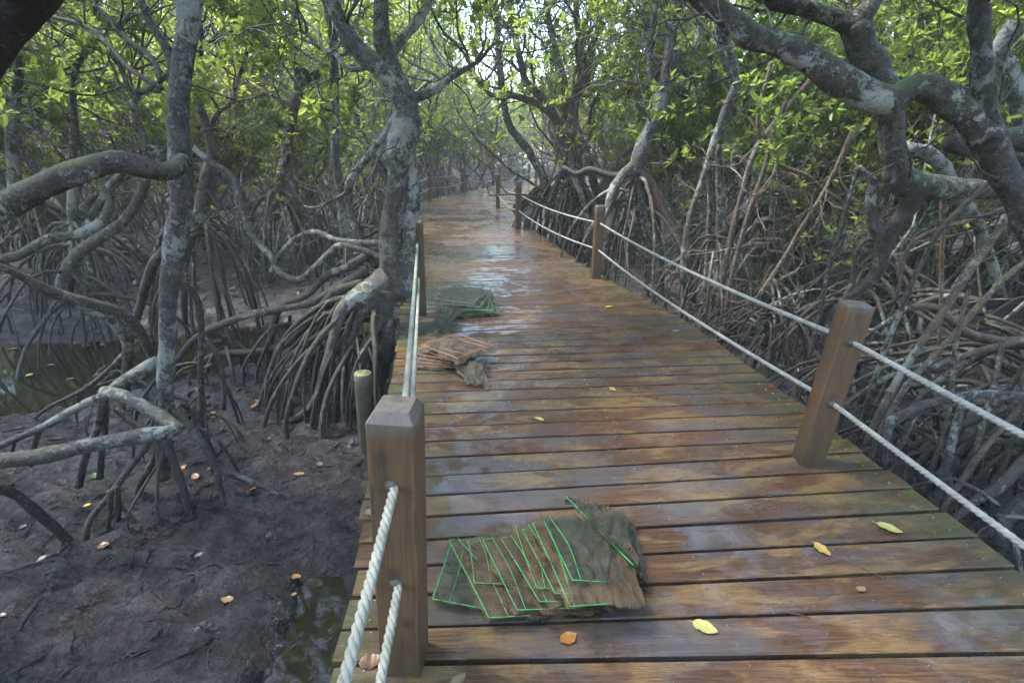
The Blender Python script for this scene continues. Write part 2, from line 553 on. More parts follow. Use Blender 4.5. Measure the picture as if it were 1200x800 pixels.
# matching stations: interpolate by control index so boards fan gently through the bends
CT = np.array([((a[0] + b[0]) / 2, (a[1] + b[1]) / 2) for a, b in zip(LEFT, RIGHT)])
CQ, _ = smooth_path(np.c_[CT, np.zeros(len(CT))], np.zeros(len(CT)), 0.02)
CS = np.concatenate([[0], np.cumsum(np.linalg.norm(np.diff(CQ, axis=0), axis=1))])


def centre(s):
    c = np.array([np.interp(s, CS, CQ[:, k]) for k in range(3)])
    a = np.array([np.interp(s - 0.6, CS, CQ[:, k]) for k in range(3)])
    b = np.array([np.interp(s + 0.6, CS, CQ[:, k]) for k in range(3)])
    t = b - a
    t /= np.linalg.norm(t) + 1e-9
    return c, t


def hit(Q, c, nrm, t):
    """where the cross line through c meets an edge curve"""
    d = (Q - c) @ t
    k = np.where(np.abs(d) < 0.06)[0]
    if len(k) == 0: k = np.array([np.argmin(np.abs(d))])
    lat = (Q[k] - c) @ nrm
    return float(lat[np.argmin(np.abs(lat))])


walk = empty('boardwalk', (0, 0, 0))
tag(walk, 'curving wet brown timber boardwalk through the mangroves', 'boardwalk', kind='structure')
PITCHB = 0.1675
TH = 0.042
screws = MB()
nb = int((CS[-1] - 1.2) / PITCHB)
EXTRA = 0.10       # slight irregular overhang
n_plank = 0
for i in range(nb):
    s0 = 1.4 + i * PITCHB
    c, t = centre(s0)
    if c[1] > 36: break
    if c[1] < -0.6: continue
    nrm = np.array([t[1], -t[0], 0])
    g = rng.uniform(0.0065, 0.010) if c[1] < 14 else 0.007
    w = PITCHB / 2 - g
    xl = hit(LQ, c, -nrm, t)
    xr = hit(RQ, c, nrm, t)
    xl += rng.uniform(-0.012, 0.012)
    xr += rng.uniform(-0.012, 0.012)
    # fan angle between neighbours
    _, ta = centre(s0 - PITCHB / 2)
    _, tb = centre(s0 + PITCHB / 2)
    fan = (ta[0] * tb[1] - ta[1] * tb[0])
    def hw(x): return w - x * fan / 2 * -1
    ch = 0.004
    V, Fs = [], []
    prof = lambda x: [(-hw(x), -TH), (-hw(x), -ch), (-hw(x) + ch, 0), (hw(x) - ch, 0), (hw(x), -ch), (hw(x), -TH)]
    xs = [-xl, xr]
    for x in xs:
        for (y, z) in prof(x): V.append((x, y, z))
    for k in range(6):
        k2 = (k + 1) % 6
        Fs.append((k, k2, 6 + k2, 6 + k))
    Fs.append((5, 4, 3, 2, 1, 0))
    Fs.append((6, 7, 8, 9, 10, 11))
    me = poly('plank', V, [f[::-1] for f in Fs], M['plank'])
    o = ob('plank', me, walk)
    o.location = (c[0], c[1], rng.uniform(-0.002, 0.0015))
    o.rotation_euler = (rng.uniform(-0.006, 0.006), rng.uniform(-0.0012, 0.0012), math.atan2(nrm[1], nrm[0]) + rng.uniform(-0.002, 0.002))
    n_plank += 1
    if c[1] < 16:
        for x in (-xl + 0.10, -xl + 0.75, (xr - xl) / 2 + 0.02, xr - 0.72, xr - 0.10):
            for y in (-0.045, 0.045):
                p = c + nrm * (x + rng.uniform(-0.008, 0.008)) + t * (y + rng.uniform(-0.006, 0.006))
                a = np.arange(6) * math.pi / 3
                ring = np.stack([p[0] + 0.0036 * np.cos(a), p[1] + 0.0036 * np.sin(a), np.full(6, 0.0042)], 1)
                low = ring.copy(); low[:, :2] += (ring[:, :2] - p[:2]) * 0.3; low[:, 2] = -0.004
                Q = [(k, (k + 1) % 6, 6 + (k + 1) % 6, 6 + k) for k in range(6)] + [(0, 1, 2, 3), (0, 3, 4, 5)]
                screws.add(np.vstack([ring, low]), [q[::-1] if k < 6 else q for k, q in enumerate(Q)])
tag(screws.build('screw_heads', M['screw'], walk, smooth=False), kind='stuff')

# beams under the boards and the piles that carry them
for lat in (0.10, 0.5, 0.9):
    mb = MB()
    pts = []
    for s in np.arange(1.0, CS[-1] - 1.0, 0.5):
        c, t = centre(s)
        nrm = np.array([t[1], -t[0], 0])
        a, b_ = hit(LQ, c, -nrm, t), hit(RQ, c, nrm, t)
        x = -a + (a + b_) * lat
        pts.append(c + nrm * x)
    pts = np.array(pts)
    T = np.gradient(pts, axis=0); T /= np.linalg.norm(T, axis=1)[:, None]
    Nn = np.stack([T[:, 1], -T[:, 0], np.zeros(len(T))], 1)
    rows = [pts + Nn * 0.04 + [0, 0, -TH - 0.004], pts - Nn * 0.04 + [0, 0, -TH - 0.004],
            pts - Nn * 0.04 + [0, 0, -0.22], pts + Nn * 0.04 + [0, 0, -0.22]]
    V = np.stack(rows, 1).reshape(-1, 3)
    n = len(pts)
    Q = []
    for k in range(n - 1):
        for e in range(4):
            Q.append((k * 4 + e, k * 4 + (e + 1) % 4, k * 4 + 4 + (e + 1) % 4, k * 4 + 4 + e))
    mb.add(V, Q)
    mb.build('joist', M['beam'], walk, smooth=False)
for s in np.arange(3.2, 30, 2.2):
    c, t = centre(s)
    nrm = np.array([t[1], -t[0], 0])
    a, b_ = hit(LQ, c, -nrm, t), hit(RQ, c, nrm, t)
    for lat in (0.12, 0.88):
        p = c + nrm * (-a + (a + b_) * lat)
        mb = MB()
        mb.tube([p + [0, 0, -1.2], p + [0, 0, -0.225]], [0.075, 0.07], 0.3, 10, 0.03)
        mb.build('pile', M['pile'], walk)

# ------------------------------------------------------------------ rail posts and ropes
def box_post(size, h, cap):
    w = size / 2
    c = 0.004
    k = w - cap * 0.6
    V = []
    def ring(r, z, ch):
        return [(-r, -r + ch, z), (-r + ch, -r, z), (r - ch, -r, z), (r, -r + ch, z), (r, r - ch, z), (r - ch, r, z), (-r + ch, r, z), (-r, r - ch, z)]
    zs = [(w, -0.10, c), (w, h - cap, c), (k, h, c)] if cap > 0.012 else [(w, -0.10, c), (w, h - 0.006, c), (w - 0.006, h, c)]
    for r, z, ch in zs: V += ring(r, z, ch)
    Fs = []
    for j in range(2):
        for i in range(8):
            Fs.append((j * 8 + i, j * 8 + (i + 1) % 8, j * 8 + 8 + (i + 1) % 8, j * 8 + 8 + i))
    Fs.append(tuple(range(16, 24)))
    return V, Fs


POSTS = []     # (side, x, y, height, size, rz, lean_x, lean_y, label)
PL = [(-0.12, -2.7, .93, .115, 0, 0, 0, None),
      (-0.335, 1.30, .95, .13, -3, 1.4, 0.8, 'nearest left square brown post with chamfered grey top and thick ropes through it'),
      (-0.945, 5.2, .94, .115, 4, 0, 0.6, 'brown square post just behind the two farther net piles'),
      (-1.83, 9.6, .92, .115, 5, 0, 0, 'left rail post mostly hidden behind the lichened twin-trunk tree'),
      (-2.82, 14.4, .92, .115, 6, 0.5, 0, 'left rail post showing just past the twin-trunk tree'),
      (-2.78, 17.9, .92, .115, -8, 0, 0, 'far rail post left of the outer bend'),
      (-2.02, 21.4, .92, .115, -22, 0, 0, 'far rail post standing mid way along the outer bend'),
      (-0.72, 25.3, .92, .115, -20, 0, 0, 'distant outer rail post beyond the bend, left-hand rail'),
      (0.75, 30.2, .92, .115, -20, 0, 0, 'most distant outer rail post at the end of the walk')]
PR = [(1.99, -2.3, .93, .115, 0, 0, 0, None),
      (1.665, 2.57, .92, .122, -6, 2.6, 1.5, 'large leaning brown square post on the right beside the root tangle'),
      (1.11, 7.02, .95, .115, 8, -.3, 0, 'second right rail post, orange-brown, by the wet shiny boards'),
      (0.085, 11.65, .98, .115, 8, -.5, 0, 'third right rail post where the deck bends left'),
      (-0.50, 16.0, .95, .115, 4, 0, 0, 'fourth right rail post at the inner bend'),
      (0.05, 20.6, .93, .115, -14, 0, 0, 'small far inner rail post just past the bend'),
      (0.95, 25.4, .93, .115, -16, 0, 0, 'tiny distant inner rail post near the end of the walk')]
rope_pts = {'L': ([], []), 'R': ([], [])}
for side, lst in (('L', PL), ('R', PR)):
    for n_, (x, y, h, sz, rz, lx, ly, lab) in enumerate(lst):
        near_l = side == 'L' and n_ == 1
        V, Fs = box_post(sz, h, 0.030 if (near_l) else (0.012 if side == 'R' and n_ == 1 else 0.014))
        rot = Matrix.Rotation(math.radians(ly), 4, 'X') @ Matrix.Rotation(math.radians(lx), 4, 'Y') @ Matrix.Rotation(math.radians(rz), 4, 'Z')
        if lab:
            root = empty('rail_post', (x, y, 0.0))
            root.rotation_euler = rot.to_euler()
            tag(root, lab, 'post', 'square posts of the rope railing')
            shaft = ob('shaft', poly('post_shaft', V, Fs, M['post']), root)
        for k, zz in enumerate((0.73, 0.385)):
            p = rot @ Vector((0, 0, zz))
            rope_pts[side][k].append(np.array([x + p.x, y + p.y, p.z]))
            if lab and y < 8:
                # rope hole bushing, front and back
                for sg in (-1, 1):
                    hb = MB()
                    c0 = np.array([0, sg * (sz / 2 - 0.002), zz])
                    hb.tube([c0, c0 + [0, sg * 0.006, 0]], [0.021, 0.021], 0.05, 12)
                    hb.build('rope_hole', M['beam'], shaft)

def rope_line(pts, sags, step):
    out = []
    for k in range(len(pts) - 1):
        L = np.linalg.norm(pts[k + 1] - pts[k])
        n = max(6, int(L / step))
        t = np.arange(n) / n
        seg = pts[k] + (pts[k + 1] - pts[k]) * t[:, None]
        seg[:, 2] -= sags[k] * 4 * t * (1 - t)
        out.append(seg)
    out.append(pts[-1:])
    return np.vstack(out)


def make_rope(pts, sags, rad, mat, label, ymax_fine=9):
    root = empty('rail_rope', tuple(pts[1]))
    tag(root, label, 'rope', 'ropes of the railing')
    P = rope_line(np.array(pts), sags, 0.014)
    y = P[:, 1]
    far = np.where(y > ymax_fine)[0]
    s = np.concatenate([[0], np.cumsum(np.linalg.norm(np.diff(P, axis=0), axis=1))])
    T = np.gradient(P, axis=0); T /= np.linalg.norm(T, axis=1)[:, None]
    U = np.cross(T, [0, 0, 1]); U /= np.linalg.norm(U, axis=1)[:, None]
    W = np.cross(U, T)
    lay = rad * 6.0
    for k in range(3):
        a = s / lay * 2 * math.pi + k * 2 * math.pi / 3
        C = P + (np.cos(a)[:, None] * U + np.sin(a)[:, None] * W) * rad * 0.46
        keep = np.ones(len(P), bool)
        keep[far] = (np.arange(len(far)) % 3 == 0)
        keep[-1] = True
        C = C[keep]
        n = len(C)
        Tt = np.gradient(C, axis=0); Tt /= np.linalg.norm(Tt, axis=1)[:, None]
        Uu = np.cross(Tt, [0.1, 0, 1]); Uu /= np.linalg.norm(Uu, axis=1)[:, None]
        Ww = np.cross(Uu, Tt)
        sd = 5
        an = np.arange(sd) * 2 * math.pi / sd
        V = (C[:, None, :] + (np.cos(an)[None, :, None] * Uu[:, None, :] + np.sin(an)[None, :, None] * Ww[:, None, :]) * rad * 0.60).reshape(-1, 3)
        i = np.arange(n - 1)[:, None] * sd + np.arange(sd)[None, :]
        j = np.arange(n - 1)[:, None] * sd + (np.arange(sd)[None, :] + 1) % sd
        Q = np.stack([i, i + sd, j + sd, j], -1).reshape(-1, 4)
        V = V - np.array(pts[1])
        ob('strand', mesh_np('strand', V, Q, mat), root)
    return root


sagL = [0.05, 0.05, 0.05, 0.05, 0.04, 0.06, 0.06, 0.06]
sagR = [0.02, 0.05, 0.07, 0.09, 0.12, 0.06]
make_rope(rope_pts['L'][0], sagL, 0.0135, M['rope_green'], 'upper pale twisted rope of the left railing')
make_rope(rope_pts['L'][1], [s * 1.1 for s in sagL], 0.0135, M['rope_green'], 'lower pale twisted rope of the left railing')
make_rope(rope_pts['R'][0], sagR, 0.0135, M['rope'], 'upper white twisted rope of the right railing')
make_rope(rope_pts['R'][1], [s * 1.1 for s in sagR], 0.0135, M['rope'], 'lower white twisted rope of the right railing')

# round timber stump with wire staples, left of the walk
b0 = G(425, 560, -0.62)
pt = G(425, 440, 0.02)
st = empty('timber_pile', (pt[0], pt[1], -0.62))
tag(st, 'round green-topped timber pile standing in mud beside the nearest left post', 'pile')
mb = MB()
mb.tube([(0, 0, -0.3), (0, 0, 0.3), (0, 0, 0.655)], [0.068, 0.066, 0.064], 0.08, 20, 0.015, 8, flat_end=True)
mb.build('shaft', M['pile'], st)
mb = MB()
mb.tube([(0, 0, 0.655), (0, 0, 0.662)], [0.064, 0.060], 0.02, 20, flat_end=True)
mb.build('cut_top', M['pile_top'], st)
for x, y in ((-0.03, 0.012), (0.028, -0.008)):
    mb = MB()
    mb.tube([(x, y, 0.65), (x, y, 0.672), (x + 0.012, y + 0.004, 0.68), (x + 0.02, y + 0.008, 0.65)], [0.0025] * 4, 0.006, 6)
    mb.build('wire_staple', M['beam'], st)

# ------------------------------------------------------------------ mud and water
WATER_Z = -0.70


def sstep(a, b, x):
    t = np.clip((x - a) / (b - a), 0, 1)
    return t * t * (3 - 2 * t)


CHAN = np.array([(-9.0, 3.6), (-6.4, 4.5), (-4.6, 5.1), (-3.4, 6.0), (-2.5, 6.6), (-1.4, 7.0), (0.5, 7.4)])
CHW = np.array([1.6, 1.25, 0.95, 0.75, 0.55, 0.45, 0.4])


def dist_chan(x, y):
    best = np.full(np.shape(x), 9.0)
    for k in range(len(CHAN) - 1):
        a, b = CHAN[k], CHAN[k + 1]
        ab = b - a
        t = np.clip(((x - a[0]) * ab[0] + (y - a[1]) * ab[1]) / (ab @ ab), 0, 1)
        d = np.hypot(x - a[0] - t * ab[0], y - a[1] - t * ab[1])
        w = CHW[k] + (CHW[k + 1] - CHW[k]) * t
        best = np.minimum(best, d / w)
    return best


def ground(x, y, fine=True):
    x = np.asarray(x, float); y = np.asarray(y, float)
    p = np.stack([x, y, np.zeros_like(x)], -1)
    z = -0.60 + 0.05 * fbm(p * 0.7, 3)
    far = sstep(8, 22, y)
    z = z + far * np.where(x < 0, 0.55 * sstep(1.5, 6, -x), 0.30 * sstep(2, 6, x))
    z = z + 0.35 * sstep(24, 45, y)
    z = z + 0.22 * sstep(2.2, 5.0, x) * sstep(0, 3, y)
    d = dist_chan(x + 0.15 * fbm(p * 1.9, 2), y + 0.15 * fbm(p * 1.9 + 9, 2))
    z = z - 0.24 * (1 - sstep(0.55, 1.35, d))
    # small pool against the deck
    d2 = np.hypot((x + 0.95 + 0.10 * fbm(p * 3, 2)) / 0.30, (y - 1.35 + 0.2 * fbm(p * 2.2 + 4, 2)) / 0.95)
    z = z - 0.17 * (1 - sstep(0.6, 1.3, d2))
    if fine:
        near = 1 - sstep(9, 16, np.hypot(x, y))
        q = p.copy()
        q[..., 0] *= 1.0
        rid = 1 - np.abs(fbm(q * [4.5, 7.5, 1] + 3, 3))
        z = z + near * (0.016 * (rid - 0.6) * 2 + 0.030 * fbm(p * 12, 4) + 0.026 * fbm(p * 5.3 + 7, 2) - 0.03 * np.maximum(0, np.abs(fbm(p * 6.5 + 33, 2)) - 0.5) + 0.035 * np.minimum(0, fbm(p * 3.1 + 20, 2)))
    return z


def gz(x, y):
    return float(ground(np.array([x]), np.array([y]))[0])


def warp(lo, hi, n, c, k):
    u = np.linspace(-1, 1, n)
    v = np.sinh(u * k) / math.sinh(k)
    return np.where(v < 0, c + (c - lo) * v, c + (hi - c) * v)


gx = warp(-120, 120, 410, -1.8, 5.7)
gy = warp(-40, 160, 420, 3.6, 5.3)
X, Y = np.meshgrid(gx, gy)
Z = ground(X, Y)
nx = len(gx)
i = (np.arange(len(gy) - 1)[:, None] * nx + np.arange(nx - 1)[None, :])
Q = np.stack([i, i + 1, i + nx + 1, i + nx], -1).reshape(-1, 4)


def mat_mud():
    m, nt, b = new_mat('tidal_mud')
    geo = nt.nodes.new('ShaderNodeNewGeometry')
    pos = geo.outputs['Position']
    n1 = noise(nt, pos, 3.5, 7, 0.65)
    n2 = noise(nt, pos, 22, 6, 0.7, 0.5)
    col = mixc(nt, ramp(nt, n1, [(0.40, 0.0), (0.60, 1.0)]), (0.027, 0.023, 0.025), (0.080, 0.072, 0.080))
    col = mixc(nt, ramp(nt, n2, [(0.45, 0.0), (0.58, 0.8)]), col, (0.022, 0.018, 0.017))
    col = mixc(nt, ramp(nt, noise(nt, pos, 75, 4, 0.7), [(0.58, 0.0), (0.68, 0.6)]), col, (0.14, 0.125, 0.125))
    # away from the creek the mud carries rotted leaf litter
    sp = nt.nodes.new('ShaderNodeSeparateXYZ')
    nt.links.new(pos, sp.inputs[0])
    lit = ramp(nt, noise(nt, pos, 14, 4, 0.7), [(0.45, 0.0), (0.6, 1.0)])
    hi = ramp(nt, math_n(nt, 'ADD', sp.outputs[2], 1.0), [(0.52, 0.0), (0.75, 0.8)])
    col = mixc(nt, math_n(nt, 'MULTIPLY', lit, hi), col, (0.055, 0.036, 0.025))
    nt.links.new(col, b.inputs['Base Color'])
    b.inputs['Specular IOR Level'].default_value = 0.5
    nt.links.new(math_n(nt, 'ADD', ramp(nt, noise(nt, pos, 5, 4), [(0.40, 0.12), (0.62, 0.42)]), math_n(nt, 'MULTIPLY', hi, 0.45)), b.inputs['Roughness'])
    hgt = math_n(nt, 'ADD', math_n(nt, 'MULTIPLY', n2, 0.8), math_n(nt, 'MULTIPLY', noise(nt, vmap(nt, pos, (1, 1.8, 1)), 60, 5, 0.65), 0.5))
    bump(nt, b, hgt, 1.0, 0.06)
    return m


M['mud'] = mat_mud()
go = ob('ground', mesh_np('ground', np.stack([X, Y, Z], -1).reshape(-1, 3), Q, M['mud']))
tag(go, 'dark purple-grey wet tidal mud flat', kind='structure')


def mat_water():
    m, nt, b = new_mat('creek_water')
    geo = nt.nodes.new('ShaderNodeNewGeometry')
    pos = geo.outputs['Position']
    b.inputs['Base Color'].default_value = (0.014, 0.013, 0.009, 1)
    b.inputs['Roughness'].default_value = 0.03
    b.inputs['IOR'].default_value = 1.33
    b.inputs['Specular IOR Level'].default_value = 0.5
    bump(nt, b, math_n(nt, 'ADD', noise(nt, pos, 9, 3, 0.5), math_n(nt, 'MULTIPLY', noise(nt, pos, 30, 2), 0.25)), 0.05, 0.01)
    return m


M['water'] = mat_water()
wv = [(-14, -3, WATER_Z), (1.2, -3, WATER_Z), (1.2, 9.5, WATER_Z), (-14, 9.5, WATER_Z)]
wo = ob('water', poly('water', wv, [(0, 1, 2, 3)], M['water']))
tag(wo, 'still murky brown creek water', kind='structure')

# ------------------------------------------------------------------ mangrove trees
class Leaves:
    def __init__(s): s.V, s.Q, s.n = [], [], 0

    def rosettes(s, tips, dirs, rng, nper=9, ll=0.085, spread=0.05):
        """leaf rosettes at twig tips; every leaf two folded quads"""
        tips = np.repeat(np.asarray(tips), nper, 0)
        dirs = np.repeat(np.asarray(dirs), nper, 0)
        n = len(tips)
        if not n: return
        rd = rng.normal(size=(n, 3))
        rd /= np.linalg.norm(rd, axis=1)[:, None]
        ax = dirs * 0.55 + rd
        ax[:, 2] += 0.15
        ax /= np.linalg.norm(ax, axis=1)[:, None]
        base = tips + rd * spread * rng.rand(n, 1)
        up = np.stack([rng.normal(size=n) * 0.5, rng.normal(size=n) * 0.5, np.ones(n)], 1)
        side = np.cross(ax, up)
        side /= np.linalg.norm(side, axis=1)[:, None] + 1e-9
        nor = np.cross(side, ax)
        L = (ll * (0.65 + 0.7 * rng.rand(n)))[:, None]
        w = L * (0.21 + 0.06 * rng.rand(n)[:, None])
        dr = -nor * L * 0.12
        v = np.stack([base, base + ax * L * 0.32 + side * w + nor * w * 0.35, base + ax * L * 0.72 + side * w * 0.85 + nor * w * 0.2 + dr * .5,
                      base + ax * L + dr, base + ax * L * 0.72 - side * w * 0.85 + nor * w * 0.2 + dr * .5, base + ax * L * 0.32 - side * w + nor * w * 0.35], 1).reshape(-1, 3)
        b = s.n + np.arange(n)[:, None] * 6
        q = np.concatenate([b + np.array([0, 1, 2, 3]), b + np.array([0, 3, 4, 5])], 0)
        s.V.append(v); s.Q.append(q); s.n += len(v)

    def build(s, name, mat, parent):
        if not s.V: return None
        return ob(name, mesh_np('crown', np.vstack(s.V), np.vstack(s.Q), mat, smooth=False), parent)


def unit(v):
    return v / (np.linalg.norm(v) + 1e-9)


def grow(mb, p, d, r, L, level, maxl, rng, tips, tdirs, wig=0.42, up=0.10, sides=6, nchild=(3, 4), zmin=-9.0, nodes=None):
    """one crooked branch and its children"""
    step = max(0.10, L / 9)
    n = max(3, int(L / step))
    P, d = [np.array(p, float)], unit(np.array(d, float))
    ph = rng.rand() * 6.28
    for k in range(n):
        d = d + rng.normal(size=3) * wig * 0.55 + np.array([0, 0, up])
        d = unit(d)
        q = P[-1] + d * step
        if q[2] < zmin: d[2] = abs(d[2]) + 0.2; d = unit(d); q = P[-1] + d * step
        P.append(q)
    P = np.array(P)
    tap = 0.45 if level < maxl else 0.35
    R_ = r * (1 - (1 - tap) * np.linspace(0, 1, n + 1))
    mb.tube(P, R_, step * (0.7 if level < 2 else 1.0), max(4, sides - level), 0.12 if level == 0 else 0.0, 7.0)
    if nodes is not None and level <= 1: nodes += [(q, R_[j]) for j, q in enumerate(P)]
    if level == maxl:
        k = max(1, n // 3)
        for j in range(n, 0, -k):
            tips.append(P[j]); tdirs.append(unit(P[j] - P[j - 1]))
        return
    if level == maxl - 1:
        for j in range(n // 2, n, 2): tips.append(P[j]); tdirs.append(unit(P[j] - P[j - 1]))
    nc = rng.randint(nchild[0], nchild[1] + 1)
    for c in range(nc):
        f = 1.0 if c == 0 else rng.uniform(0.30, 0.95)
        j = min(n, max(1, int(f * n)))
        base_d = unit(P[j] - P[j - 1])
        rdm = unit(rng.normal(size=3))
        nd_ = unit(base_d * rng.uniform(0.5, 1.0) + rdm * rng.uniform(0.5, 0.95) + np.array([0, 0, 0.12]))
        grow(mb, P[j], nd_, R_[j] * rng.uniform(0.55, 0.8), L * rng.uniform(0.5, 0.78), level + 1, maxl, rng, tips, tdirs, wig, up, sides, nchild, zmin, nodes)


def stilt(mb, start, ang, reach, r, rng, zend, sides=6, fork=0.5, lump=0.18):
    """arching prop root from start out and down into the mud"""
    o = np.array([math.cos(ang), math.sin(ang), 0])
    s = np.array(start, float)
    dz = s[2] - zend
    bow = rng.uniform(0.0, 0.35) * reach
    lat = np.array([-o[1], o[0], 0]) * rng.normal() * 0.12 * reach
    P = [s, s + o * reach * 0.35 + [0, 0, -dz * 0.05 + bow * 0.4] + lat * 0.5,
         s + o * reach * 0.75 + [0, 0, -dz * rng.uniform(0.25, 0.4)] + lat,
         s + o * reach * 0.97 + [0, 0, -dz * rng.uniform(0.68, 0.8)] + lat * 1.2, s + o * reach * rng.uniform(0.98, 1.12) + [0, 0, -dz - 0.12] + lat]
    Q, RR = mb.tube(P, [r * 1.15, r * 0.95, r * 0.9, r * 0.85, r * 0.8], 0.12, sides, lump, 8.0, wob=0.02)
    if rng.rand() < fork:
        for _ in range(rng.randint(1, 3)):
            k = int(len(Q) * rng.uniform(0.35, 0.7))
            a2 = ang + rng.normal() * 0.9
            o2 = np.array([math.cos(a2), math.sin(a2), 0])
            s2 = Q[k]
            rc = rng.uniform(0.08, 0.35) * (s2[2] - zend + 0.2)
            mb.tube([s2, s2 + o2 * rc * 0.6 + [0, 0, -(s2[2] - zend) * 0.25], s2 + o2 * rc + [0, 0, -(s2[2] - zend) * 0.7],
                     s2 + o2 * rc * 1.1 + [0, 0, -(s2[2] - zend) - 0.12]], [r * 0.7, r * 0.6, r * 0.55, r * 0.5], 0.12, max(5, sides - 1), lump, 8.0, wob=0.012)


def make_variant(seed, height, r0, nstem, nroot, collar, reach, leafmat, barkmat, rootmat, lean=0.5, zleaf=1.6, nper=9, maxl=3, leaf=0.068, whips=42):
    rng = np.random.RandomState(seed)
    wood, roots, lv = MB(), MB(), Leaves()
    tips, td, nodes = [], [], []
    top = np.array([rng.normal() * 0.1, rng.normal() * 0.1, collar])
    wood.tube([(0, 0, 0.05), top * [0.5, 0.5, 0.6], top], [r0 * 0.8, r0 * 1.15, r0 * 1.05], 0.12, 9, 0.22, 6)
    a0 = rng.rand() * 6.28
    for k in range(nstem):
        a = a0 + k * 6.28 / nstem + rng.normal() * 0.4
        l = lean * rng.uniform(0.4, 1.2)
        d = np.array([math.cos(a) * l, math.sin(a) * l, 1.0])
        grow(wood, top, d, r0 * rng.uniform(0.65, 0.9), height * rng.uniform(0.36, 0.5), 0, maxl, rng, tips, td, wig=0.46, up=0.09, sides=8, zmin=0.5, nodes=nodes)
    for k in range(whips):        # thin bare twisting branches low in the tree
        q, rq = nodes[rng.randint(len(nodes))]
        a = rng.rand() * 6.28
        grow(wood, q, (math.cos(a), math.sin(a), rng.uniform(-0.5, 0.5)), min(rq * 0.55, rng.uniform(0.010, 0.022)), rng.uniform(0.7, 1.7), 1, 2, rng, [], [], wig=0.6, up=0.04, sides=6, nchild=(2, 3), zmin=0.2)
    for k in range(nroot):
        a = k * 2.4 + rng.normal() * 0.3
        z0 = collar * rng.uniform(0.35, 1.05)
        stilt(roots, top * [z0 / collar, z0 / collar, z0 / collar], a, reach * rng.uniform(0.35, 1.1), r0 * rng.uniform(0.2, 0.42), rng, -0.05)
    tips, td = np.array(tips), np.array(td)
    k = tips[:, 2] > zleaf + rng.normal(size=len(tips)) * 0.5
    lv.rosettes(tips[k], td[k], rng, nper, leaf)
    out = [('trunk', wood.mesh('tree_wood', M[barkmat])), ('prop_roots', roots.mesh('tree_roots', M[rootmat]))]
    if lv.V: out.append(('crown', mesh_np('tree_crown', np.vstack(lv.V), np.vstack(lv.Q), M[leafmat], smooth=False)))
    return out


VARS = []
for k in range(8):      # slender, crooked, leafy from above head height
    VARS.append(make_variant(100 + k, 7.0 + 0.5 * (k % 3), 0.085 + 0.014 * (k % 3), 2 + k % 2, 20, 1.0 + 0.2 * (k % 3), 1.15,
                             ['leaf', 'leaf_bright', 'leaf'][k % 3], ['bark', 'bark_pale', 'bark_warm', 'bark'][k % 4], 'bark_root', 0.6, 2.0, 21))
SHRUB = []
for k in range(5):      # low bushy ones, leafy nearly to the roots
    SHRUB.append(make_variant(300 + k, 4.6 + 0.4 * (k % 3), 0.06, 3, 16, 0.8, 0.95, ['leaf_dark', 'leaf'][k % 2], ['bark', 'bark_pale'][k % 2], 'bark_root', 0.85, 1.1, 23))


def plant(var, x, y, rz, s, name, label, group, z=None):
    z = gz(x, y) if z is None else z
    e = empty(name, (x, y, z), rz)
    e.scale = (s, s, s)
    tag(e, label, 'tree', group)
    for nm, me in var:
        o = ob(nm, me, e)
        if nm == 'prop_roots': tag(o, kind='stuff')
    return e


def deck_dist(x, y):
    return np.min(np.hypot(CQ[:, 0] - x, CQ[:, 1] - y))



# --- the trees one meets beside the walk, traced limb by limb at their own distance
def at(px, py, Yw):
    d = CAMM @ np.array([(px - 600) / F, -(py - 400) / F, -1.0])
    return CAMP + d * (Yw / d[1])


